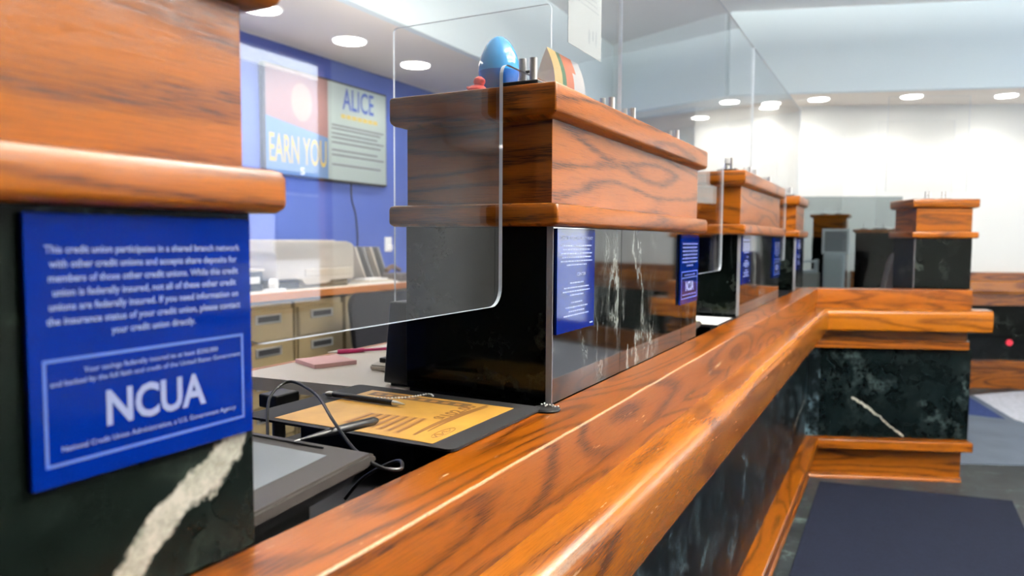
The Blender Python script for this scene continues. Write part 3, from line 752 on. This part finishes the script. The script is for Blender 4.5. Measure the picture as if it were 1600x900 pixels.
bm = bmesh.new(); add_tube(bm, [a-d*.008, a], [.0005, .0012], 8); obj('nib', bm, 'chrome', t)
bm = bmesh.new()
add_tube(bm, smooth_pts([(-.742, .700, E-.270), (-.800, .760, E-.232), (-.800, .800, E-.215), (-.725, .775, E-.222), (-.640, .715, E-.236), (-.575, .682, E-.258), (-.515, .655, E-.262), (-.500, .672, E-.266), (-.530, .705, E-.270), (-.575, .700, E-.295), (-.60, .69, E-.325)], 10), .0022, 8)
obj('stylus_cable', bm, 'black_plastic', pad0, smooth=True)

# black box beside the egg pillar, note pad, pen, adding machine
t = thing('black_speaker', 'tall black plastic box standing against the egg pillar on the desk', 'box', (-.825, 1.15, ZD))
bm = bmesh.new(); g = add_box(bm, -.860, -.803, 1.10, 1.24, ZD+.006, E-.118, .004, 3)
for v in bm.verts:
    if v.co.x < -.83: v.co.x += (v.co.z-ZD)*.10
obj('case', bm, 'black_plastic', t, smooth=True)
obj('foot', bx(-.850, -.808, 1.112, 1.225, ZD, ZD+.006), 'black_matte', t)
tag(obj('note_pad', bx(-.05, .05, -.05, .05, 0, .009, .0006), 'pink_paper'), 'pink sticky note pad on the beige desktop', 'note pad')
np_ = C.objects['note_pad']; np_.location = (-1.125, 1.235, ZD); np_.rotation_euler = (0, 0, R(-22))
t = thing('pink_pen', 'magenta pen with silver tip behind the pink note pad', 'pen', (-1.16, 1.38, ZD))
a, b = Vector((-1.105, 1.475, ZD+.0056)), Vector((-1.205, 1.335, ZD+.0056)); d = (b-a).normalized()
bm = bmesh.new(); add_tube(bm, [a, a+d*.004, a+d*.085], [.003, .0038, .0038], 12); obj('barrel', bm, 'magenta', t, smooth=True)
bm = bmesh.new(); add_tube(bm, [a+d*.085, a+d*.09, a+d*.15, a+d*.153], [.004, .0055, .0055, .004], 12); obj('grip', bm, 'magenta', t, smooth=True)
bm = bmesh.new(); add_tube(bm, [a+d*.153, a+d*.170, a+d*.176], [.0035, .0016, .0006], 10); obj('tip', bm, 'chrome', t, smooth=True)
t = thing('adding_machine', 'bone coloured adding machine with black keys beside the black box', 'calculator', (-.90, 1.32, ZD))
bm = bmesh.new(); add_prism(bm, [(1.215, ZD), (1.215, ZD+.012), (1.40, ZD+.042), (1.44, ZD+.050), (1.44, ZD)], 'x', -.985, -.865); bmesh.ops.bevel(bm, geom=bm.edges[:], offset=.003, segments=2, affect='EDGES')
obj('case', bm, 'bone_plastic', t, smooth=True)
for i in range(5):
    for j in range(4):
        y_ = 1.235+.028*i; z_ = ZD+.012+(y_-1.215)*.162
        obj('key', bx(-.975+.027*j, -.953+.027*j, y_, y_+.02, z_-.001, z_+.010, .002), 'black_plastic', t)
obj('lower_tray', bx(-.983, -.867, 1.220, 1.43, ZD-.0, ZD+.004), 'black_matte', t)
t = thing('monitor_arm', 'black clamp post at the desk edge beside the nearest pillar', 'post', (-.98, .98, 0))
bm = bmesh.new(); add_cyl(bm, (-1.02, .99, .006), (-1.02, .99, E-.30), .012, seg=14); obj('post', bm, 'black_plastic', t, smooth=True)
obj('clamp_head', bx(-1.045, -1.00, .965, 1.025, E-.315, E-.29, .003), 'black_plastic', t)
# second window: flyer in holder
t = thing('flyer_holder', 'white flyer with lime green print at the second window beyond the egg pillar', 'flyer', (-.57, 2.50, E-.29))
obj('holder', bx(-.74, -.506, 2.385, 2.64, E-.282, E-.2735, .001), 'black_matte', t)
obj('sheet', bx(-.735, -.512, 2.395, 2.632, E-.2735, E-.272), 'paper', t)
bm = bmesh.new(); add_prism(bm, [(-.66, 2.41), (-.56, 2.40), (-.58, 2.45), (-.62, 2.50), (-.66, 2.49)], 'z', E-.272, E-.2716); obj('print', bm, 'lime', t)
bm = bmesh.new(); add_prism(bm, [(-.64, 2.43), (-.60, 2.425), (-.61, 2.46)], 'z', E-.2716, E-.2713); obj('print_spot', bm, 'print_orange', t)
sh2 = dup(shelf, (0, P, 0), 'black shelf below the counter edge at the second window')
tag(obj('riser_box', bx(-.80, -.58, 2.42, 2.62, E-.335, E-.282, .003), 'black_matte'), 'black box under the white flyer at the second window', 'box')

# ------------------------------------------------------------------ back office by the blue wall
ZB = E-.31
t = thing('back_counter', 'orange edged beige back counter along the blue wall', 'counter', (-3.4, 4, 0))
obj('worktop', bx(-3.69, -3.115, 1.2, 7.0, ZB-.035, ZB), 'beige_laminate', t)
obj('edge_band', bx(-3.115, -3.098, 1.2, 7.0, ZB-.043, ZB+.001, .003), 'orange_edge', t)
k = 0
def cabinet(y0, y1, lb, n=3):
    t = thing('file_cabinet', lb, 'cabinet', (-3.4, (y0+y1)/2, 0), group='tan metal cabinets under the back counter')
    top = ZB-.060
    obj('body', bx(-3.66, -3.14, y0, y1, .006, top, .003), 'tan_metal', t)
    hh = (top-.10)/n
    for i in range(n):
        za = .07+hh*i
        d_ = obj('drawer', bx(-3.14, -3.118, y0+.008, y1-.008, za+.006, za+hh-.006, .003), 'tan_metal', t)
        cy_ = (y0+y1)/2; zc_ = za+hh-.055
        obj('label_frame', bx(-3.118, -3.112, cy_-.095, cy_+.095, zc_-.025, zc_+.025, .002), 'label_frame', d_)
        obj('label_slot', bx(-3.112, -3.109, cy_-.078, cy_+.078, zc_-.016, zc_+.016), 'label_dark', d_)
    return t
for a_, b_, lb in ((2.33, 2.73, 'tan file cabinet mostly hidden behind the nearest pillar'), (2.76, 3.16, 'tan file cabinet seen just right of the nearest pillar'),
                   (3.19, 3.59, 'tan file cabinet under the beige printer'), (3.73, 4.13, 'tan file cabinet behind the black chair'), (4.16, 4.56, 'tan file cabinet beside the egg pillar, right of the chair')):
    cabinet(a_, b_, lb, 5)
tag(obj('cabinet_filler', bx(-3.66, -3.125, 3.62, 3.70, .006, ZB-.06, .003), 'tan_metal'), 'narrow tan filler panel between two file cabinets', 'panel')
# printer
t = thing('laser_printer', 'large beige desktop printer on the back counter', 'printer', (-3.36, 3.45, ZB))
bm = bmesh.new()
add_prism(bm, [(3.13, ZB+.065), (3.13, ZB+.215), (3.095, ZB+.22), (3.095, ZB+.292), (3.77, ZB+.292), (3.82, ZB+.262), (3.825, ZB+.045), (3.60, ZB+.045), (3.57, ZB+.024), (3.37, ZB+.024), (3.33, ZB+.062)], 'x', -3.62, -3.22)
bmesh.ops.bevel(bm, geom=[e for e in bm.edges if e.calc_length() > .2], offset=.01, segments=2, affect='EDGES'); obj('body', bm, 'printer_beige', t, smooth=True)
obj('top_tray', bx(-3.58, -3.28, 3.2, 3.7, ZB+.290, ZB+.299, .002), 'printer_beige', t)
obj('paper_drawer', bx(-3.225, -3.214, 3.36, 3.80, ZB+.075, ZB+.12, .003), 'bone_plastic', t)
obj('base', bx(-3.6, -3.26, 3.16, 3.80, ZB+.001, ZB+.045, .003), 'tan_dark', t)
obj('dark_base', bx(-3.26, -3.24, 3.17, 3.33, ZB+.004, ZB+.04), 'black_plastic', t)
# things left of the printer
t = thing('card_printer', 'small black and white desktop device left of the beige printer', 'printer', (-3.4, 2.9, ZB))
obj('body', bx(-3.6, -3.28, 2.72, 3.08, ZB+.001, ZB+.115, .008), 'black_plastic', t); obj('lid', bx(-3.62, -3.27, 2.70, 3.085, ZB+.115, ZB+.13, .004), 'printer_beige', t)
obj('front_panel', bx(-3.28, -3.272, 2.95, 3.05, ZB+.045, ZB+.085, .002), 'pc_white', t)
t = thing('tape_dispenser', 'small white tape roll holder in front of the beige printer', 'stationery', (-3.2, 3.07, ZB))
bm = bmesh.new(); add_cyl(bm, (-3.20, 3.06, ZB+.046), (-3.165, 3.075, ZB+.046), .030, seg=20); obj('roll', bm, 'paper', t, smooth=True)
obj('base', bx(-3.215, -3.145, 3.02, 3.13, ZB+.001, ZB+.017, .004), 'pc_white', t)
# right of printer: telephone, folders, tray stack
t = thing('paper_stack', 'cream paper stack right of the beige printer', 'paper', (-3.25, 4.0, ZB))
for i in range(3): obj('sheaf', bx(-3.34+.02*i, -3.14-.015*i, 3.88+.02*i, 4.20-.04*i, ZB+.001+.012*i, ZB+.012*(i+1)), ['paper', 'bone_plastic', 'paper'][i], t)
t = thing('document_sorter', 'grey slanted document trays on the back counter', 'tray', (-3.45, 4.25, ZB))
for i in range(4):
    bm = bmesh.new(); y_ = 4.16+.085*i
    add_prism(bm, [(y_, ZB+.012), (y_+.012, ZB+.012), (y_-.10, ZB+.25), (y_-.125, ZB+.25)], 'x', -3.64, -3.40); obj('divider', bm, 'ash_grey' if i % 2 else 'printer_beige', t)
obj('tray_base', bx(-3.65, -3.38, 4.02, 4.50, ZB+.001, ZB+.012), 'ash_grey', t)
t = thing('desk_telephone', 'dark brown desk telephone with curled cord near the trays', 'telephone', (-3.25, 4.35, ZB))
obj('base', bx(-3.34, -3.16, 4.27, 4.43, ZB+.001, ZB+.06, .01), 'chair_brown', t)
bm = bmesh.new(); add_tube(bm, smooth_pts([(-3.30, 4.27, ZB+.078), (-3.30, 4.34, ZB+.105), (-3.30, 4.43, ZB+.078)]), .018, 8); obj('handset', bm, 'flyer_dark', t, smooth=True)
t = thing('wall_outlet', 'white socket plate on the blue wall beside the egg pillar', 'outlet', (-3.7, 4.72, E-.02))
obj('plate', bx(-3.700, -3.690, 4.765, 4.85, E-.105, E+.015, .002), 'pc_white', t); obj('plug', bx(-3.69, -3.66, 4.79, 4.825, E-.09, E-.05, .004), 'paper', t)
# chair
def make_chair(loc, rz, label, mt, up=0):
    t = thing('office_chair', label, 'chair', loc, rz, None)
    bm = bmesh.new(); pl = poly_round([(-.22, .72+up), (.22, .72+up), (.25, 1.075+up), (-.25, 1.075+up)], [.06, .06, .08, .08]); add_prism(bm, pl, 'y', .22, .28)
    for v in bm.verts: v.co.y += .10*(v.co.z-.8-up)+.45*max(0, up)*(v.co.z-.72-up)-.12*(v.co.x/.25)**2*.4
    obj('backrest', bm, mt, t, smooth=True, local=True)
    bm = bmesh.new(); add_prism(bm, rrect(-.24, .24, -.24, .22, .07), 'z', .56+up, .64+up); obj('seat', bm, mt, t, local=True)
    bm = bmesh.new(); add_tube(bm, smooth_pts([(0, .1, .545+up), (0, .30, .56+up), (0, .31, .80+up)]), .02, 8); obj('back_bracket', bm, 'black_plastic', t, local=True)
    bm = bmesh.new(); add_cyl(bm, (0, 0, .10), (0, 0, .56+up), .03, seg=14); obj('column', bm, 'black_plastic', t, local=True)
    for i in range(5):
        a_ = 2*math.pi*i/5; q = Vector((math.cos(a_), math.sin(a_), 0))
        bm = bmesh.new(); add_tube(bm, [Vector((0, 0, .12))+q*.02, Vector((0, 0, .075))+q*.29], [.025, .015], 8); l_ = obj('leg', bm, 'black_plastic', t, local=True)
        bm = bmesh.new(); c_ = q*.29+Vector((0, 0, .032)); s_ = Vector((-q.y, q.x, 0))*.012; add_cyl(bm, c_-s_, c_+s_, .026, seg=12); obj('castor', bm, 'black_plastic', l_, local=True)
    return t
make_chair((-2.50, 3.40, .006), R(62), 'black office chair in front of the tan file cabinets', 'chair_fabric')

# wall display
t = thing('wall_screen', 'wide wall screen reading ALICE on the blue wall', 'screen', (-3.7, 4.1, E+.8))
XT = -3.655
obj('casing', bx(-3.70, XT, 3.462, 4.745, E+.415, E+1.145, .006), 'black_plastic', t)
obj('left_picture', bx(XT, XT+.002, 3.475, 4.06, E+.43, E+1.13), 'tv_blue', t)
obj('right_panel', bx(XT, XT+.002, 4.06, 4.732, E+.43, E+1.13), 'tv_panel', t)
bm = bmesh.new(); add_prism(bm, [(3.475, E+.80), (4.06, E+.72), (4.06, E+1.13), (3.475, E+1.13)], 'x', XT+.002, XT+.003); obj('picture_upper', bm, 'tv_brown', t)
bm = bmesh.new(); add_prism(bm, [(3.80+.10*math.cos(a_), E+.93+.13*math.sin(a_)) for a_ in [2*math.pi*k/20 for k in range(20)]], 'x', XT+.003, XT+.004); obj('picture_oval', bm, 'tv_skin', t)
bm = bmesh.new(); text_bm(bm, 'EARN YOU', (XT+.002, 3.77, E+.60), (0, 1, 0), (0, 0, 1), width=.54, hmax=.19, bold=.01, depth=.001); obj('yellow_lettering', bm, 'tv_yellow', t)
bm = bmesh.new(); text_bm(bm, 'S', (XT+.002, 3.80, E+.462), (0, 1, 0), (0, 0, 1), width=.04, hmax=.05, bold=.01, depth=.001); obj('white_lettering', bm, 'paper', t)
bm = bmesh.new(); text_bm(bm, 'ALICE', (XT+.002, 4.40, E+1.03), (0, 1, 0), (0, 0, 1), width=.36, hmax=.16, bold=.01, depth=.001); obj('name_lettering', bm, 'tv_navy', t)
bm = bmesh.new()
for i in range(7): add_box(bm, XT+.002, XT+.003, 4.20+.062*i, 4.25+.062*i, E+.885, E+.915)
obj('yellow_line', bm, 'tv_yellow', t)
bm = bmesh.new()
for i, z_ in enumerate((.825, .80, .765, .735, .70, .645, .61, .54)): add_box(bm, XT+.002, XT+.003, 4.10, 4.70-.04*(i % 3), E+z_-.006, E+z_+.006)
obj('text_line', bm, 'tv_line', t)
bm = bmesh.new(); add_tube(bm, smooth_pts([(-3.69, 4.35, E+.42), (-3.69, 4.355, E+.30), (-3.69, 4.40, E+.18), (-3.69, 4.42, E+.0), (-3.69, 4.41, E-.16), (-3.69, 4.43, ZB)]), .005, 6)
tag(obj('power_cable', bm, 'black_plastic', smooth=True), 'thin dark cable hanging from the wall screen down the blue wall', 'cable')

# ------------------------------------------------------------------ far workstations
t = thing('far_desk', 'low beige desk behind the return of the counter', 'desk', (-.6, 6.0, 0))
bm = bmesh.new(); add_prism(bm, [(-1.6, 5.75), (.10, 6.40), (.06, 6.95), (-1.7, 6.35)], 'z', E-.45, E-.42); obj('desktop', bm, 'beige_laminate', t)
bm = bmesh.new(); add_prism(bm, [(-1.55, 5.85), (.02, 6.45), (.0, 6.9), (-1.6, 6.3)], 'z', .006, E-.45); obj('pedestal', bm, 'beige_laminate', t)
def far_part(x0, x1, y, z0, ztop, depth, label, woodz):
    t = thing('far_partition', label, 'pillar', ((x0+x1)/2, y, E-.42))
    obj('marble_body', bx(x0, x1, y, y+depth, E-.42, E+z0, .002), 'marble_dark', t)
    if woodz: obj('wood_panel', bx(x0+.004, x1-.004, y+.004, y+depth, E+z0, E+ztop-.03), 'oak', t)
    bm = bmesh.new(); add_stack(bm, x0, x1, y, y+depth, [(0, E+ztop-.03), (.018, E+ztop-.02), (.02, E+ztop-.003), (.0, E+ztop)], .006); obj('cap', bm, 'oak', t)
    return t
far_part(-.612, -.36, 6.30, .03, .215, .25, 'far oak and marble block pillar seen through the grey glass', True)
far_part(-.31, .05, 6.55, .075, .10, .20, 'far wide low black partition with a thin oak cap and four clamps', False)
dupc = [(-.54, 6.40, .2155, 'left small clamp on the far oak block pillar'), (-.43, 6.40, .2155, 'right small clamp on the far oak block pillar'),
        (-.25, 6.62, .1006, 'first small clamp from the left on the wide low partition'), (-.16, 6.62, .1006, 'second small clamp from the left on the wide low partition'),
        (-.13+.02, 6.62, .1006, 'third small clamp from the left on the wide low partition'), (-.02, 6.62, .1006, 'last small clamp from the left on the wide low partition')]
for x_, y_, z_, lb in dupc: dup(c0, (x_-XS, y_-1.092, z_-.2506), lb, rz=math.pi/2)
def flat_pane(nm, x0, y0, x1, y1, z0, z1, mt, label):
    d = Vector((x1-x0, y1-y0, 0)).normalized(); n = Vector((-d.y, d.x, 0))*.006; bm = bmesh.new()
    add_prism(bm, [(x0, y0), (x1, y1), (x1+n.x, y1+n.y), (x0+n.x, y0+n.y)], 'z', z0, z1)
    ob = obj(nm, bm, None, mats=[mt, 'pane_edge'], chooser=lambda p: 0 if abs(p.normal.z) < .5 and p.area > .05 else 1)
    return tag(ob, label, 'glass')
flat_pane('grey_screen', -.68, 5.86, .02, 6.15, E-.42, E+.335, 'grey_glass', 'grey tinted glass screen before the far partitions')
C.objects['grey_screen'].location.z = 0
flat_pane('far_shield', -.17, 6.52, .36, 6.70, E+.12, E+.95, 'clear_acrylic', 'tall clear shield above the wide low far partition')
flat_pane('far_shield', -.80, 6.26, -.40, 6.34, E+.24, E+.84, 'clear_acrylic', 'clear shield above the far oak block pillar')
q0, q1_ = ret_frame(.44, .205), ret_frame(.90, .205)
flat_pane('return_shield', q0.x, q0.y, q1_.x, q1_.y, E+.30, E+.86, 'clear_acrylic', 'clear shield clamped on the separate pillar of the return')
t = thing('computer_tower', 'white computer tower behind the counter corner', 'computer', (-.42, 6.1, E-.42))
obj('case', bx(-.50, -.36, 6.02, 6.26, E-.42, E-.10, .006), 'pc_white', t); obj('front_bezel', bx(-.49, -.37, 6.012, 6.022, E-.40, E-.12, .004), 'pc_white', t)
t = thing('far_printer', 'white office printer on the far desk beside the fourth pillar', 'printer', (-.66, 6.05, E-.42))
obj('body', bx(-.72, -.53, 5.98, 6.16, E-.42, E-.24, .01), 'printer_beige', t); obj('tray', bx(-.70, -.55, 5.93, 5.98, E-.22+.06, E-.145, .003), 'pc_white', t)
bm = bmesh.new(); add_prism(bm, [(-.71, E-.24), (-.54, E-.24), (-.54, E-.14), (-.56, E-.14), (-.56, E-.22), (-.71, E-.22)], 'y', 5.98, 6.12); obj('scanner_arm', bm, 'pc_white', t)
t = thing('desktop_screen', 'pale rear of a desktop screen between the far partitions', 'monitor', (-.43, 6.20, E-.42))
obj('frame', bx(-.535, -.335, 6.272, 6.292, E-.10, E+.10, .004), 'pc_white', t); obj('panel', bx(-.515, -.355, 6.268, 6.272, E-.08, E+.08), 'ash_grey', t); obj('stand', bx(-.45, -.42, 6.275, 6.29, E-.42, E-.10), 'pc_white', t)
make_chair((-.28, 5.62, .006), R(-86), 'dark brown chair seen edge on left of the separate pillar', 'chair_brown', up=.24)


# far right counter with wainscot, along the far wall
fd = Vector((CA, SA, 0)); fn = Vector((SA, -CA, 0)); F0 = Vector((-.4, fary(-.4), 0))
fc = thing('far_counter', 'oak and black marble counter along the white far wall', 'counter', (1.2, 8.4, 0))
def fsweep(name, prof, mat):
    bm = bmesh.new(); uvl = bm.loops.layers.uv.new('UVMap'); n = len(prof); Rg = []
    for u in (0, 3.18):
        Rg.append([bm.verts.new(F0+fd*u+fn*o+Vector((0, 0, z+E))) for o, z in prof])
    for i in range(n):
        f = bm.faces.new((Rg[0][i], Rg[0][(i+1) % n], Rg[1][(i+1) % n], Rg[1][i]))
        for l in f.loops: l[uvl].uv = ((l.vert.co-F0).dot(fd), l.vert.co.z)
    for r_ in Rg: bm.faces.new(r_)
    return obj(name, bm, mat, fc, uv=False)
fsweep('top_rail', [(.002, -.285), (.05, -.285), (.05, -.36), (.002, -.36)], 'oak')
fsweep('armrest', [(.002, -.36), (.13, -.36), (.15, -.375), (.15, -.46), (.14, -.485), (.002, -.485)], 'oak_top')
fsweep('apron', [(.002, -.485), (.06, -.485), (.06, -.60), (.002, -.60)], 'oak')
fsweep('marble_front', [(.002, -.60), (.03, -.60), (.03, -1.125), (.002, -1.125)], 'marble_dark')
fsweep('base_board', [(.002, -1.125), (.10, -1.125), (.10, -1.185), (.05, -1.185), (.05, -1.40), (.002, -1.40)], 'oak')
bm = bmesh.new(); q = F0+fd*1.47+fn*.034+Vector((0, 0, E-.955)); add_cyl(bm, q, q+fn*.01, .03, seg=16)
tag(obj('indicator_light', bm, 'red_light'), 'small glowing red light low on the far black marble', 'light')

# floor mat
pl = [(-.352, .9), (-.352, 4.50), (.595, 4.66), (.595, .9)]
bm = bmesh.new(); add_prism(bm, pl, 'z', 0, .010); tag(obj('floor_mat', bm, 'mat_navy'), 'dark navy floor mat along the counter foot', 'mat')

# ------------------------------------------------------------------ lamps
def downlight(x, y, lb, power, col=(1, .93, .82), r=.105, blend=.6, size=150):
    t = thing('downlight', lb, 'ceiling light', (x, y, S1), group='round recessed downlights')
    bm = bmesh.new(); add_lathe(bm, [(r, -.001), (r, -.006), (r+.014, -.006), (r+.014, -.001)], (x, y, S1), 32); obj('trim_ring', bm, 'ceiling_white', t)
    bm = bmesh.new(); add_cyl(bm, (x, y, S1-.001), (x, y, S1-.010), r-.002, seg=32); obj('lens', bm, 'lamp_glow', t)
    l = bpy.data.lights.new('downlight_lamp', 'SPOT'); l.energy = power; l.color = col; l.spot_size = R(size); l.spot_blend = blend; l.shadow_soft_size = .08
    lo = bpy.data.objects.new('lamp', l); C.objects.link(lo); lo.parent = t; lo.location = (0, 0, -.02); return t
for i, y in enumerate((.8, 1.55, 2.30, 3.06, 3.81, 4.55)):
    lb = {3: 'downlight at the top, beside the nearest pillar', 4: 'middle downlight of the three over the teller office', 5: 'downlight left above the blue egg'}.get(i)
    if lb is None and i < 3: lb = 'downlight hidden behind the nearest pillar' 
    if lb is None: lb = 'downlight hidden behind the egg pillar top'
    downlight(-3.235, y, lb, 20)
for i, (x, y) in enumerate(((-1.44, 7.05), (-1.105, 7.30), (-.69, 7.28), (.06, 7.50), (.80, 7.82), (1.75, 8.2), (2.8, 8.6), (3.8, 9.0))):
    lb = ['leftmost downlight of the far soffit', 'second downlight from the left of the far soffit', 'third downlight from the left of the far soffit',
          'fourth downlight from the left of the far soffit', 'rightmost visible downlight of the far soffit'][i] if i < 5 else 'downlight of the far soffit beyond the right edge'
    downlight(x, y, lb, 14, (1, .95, .88), r=.085)
for i, (x, y) in enumerate(((.5, 1.4), (.5, 2.9), (1.3, 1.4), (1.3, 2.8), (2.1, 1.4), (1.9, 2.75))):  # added fill lights, out of view, to brighten the ceiling and bulkhead
    t = thing('fill_lamp', 'added fill light out of view over the customer hall', 'ceiling light', (x, y, CZ), group='added fill lights over the customers')
    obj('frame', bx(x-.16, x+.16, y-.62, y+.62, CZ-.36, CZ-.30), 'ceiling_white', t)
    obj('diffuser', bx(x-.15, x+.15, y-.60, y+.60, CZ-.366, CZ-.3595), 'fill_glow', t); obj('uplight', bx(x-.15, x+.15, y-.60, y+.60, CZ-.3005, CZ-.294), 'fill_up_glow', t)
    for s in (-.5, .5):
        bm = bmesh.new(); add_cyl(bm, (x, y+s, CZ-.30), (x, y+s, CZ), .003, seg=6); obj('hanging_wire', bm, 'dark_steel', t)

# ------------------------------------------------------------------ outside the windows (seen mirrored in the clear shields)
struct(obj('floor_outside', bx(-30, 45, -30, 60, -.4, -.15), 'asphalt'))
t = thing('shop_building', 'white shop building with blue awning mirrored in the clear shield', 'building', (20, 20, -.15))
obj('facade', bx(19, 24, 8, 34, -.15, 7.5), 'facade', t)
for i in range(5): obj('shop_window', bx(18.9, 19.0, 9.5+5*i, 13.2+5*i, .6, 3.0), 'facade_glass', t)
bm = bmesh.new(); add_prism(bm, [(17.6, 3.1), (19, 3.9), (19, 3.1)], 'y', 9, 33); obj('awning', bm, 'awning_blue', t)
# added fill light, unseen behind the egg pillar, to brighten the office soffit
t = thing('fill_uplighter', 'added fill light unseen behind the egg pillar', 'fill light', (-1.80, 3.15, .006))
bm = bmesh.new(); add_lathe(bm, [(.001, 0), (.14, .001), (.14, .015), (.015, .03), (.012, 1.70), (.03, 1.72), (.16, 1.86), (.155, 1.862), (.03, 1.74), (.001, 1.74)], (-1.80, 3.15, .006), 24); obj('stand', bm, 'dark_steel', t, smooth=True)
bm = bmesh.new(); add_cyl(bm, (-1.80, 3.15, 1.80), (-1.80, 3.15, 1.81), .10); obj('bulb', bm, 'fill_bulb_glow', t)
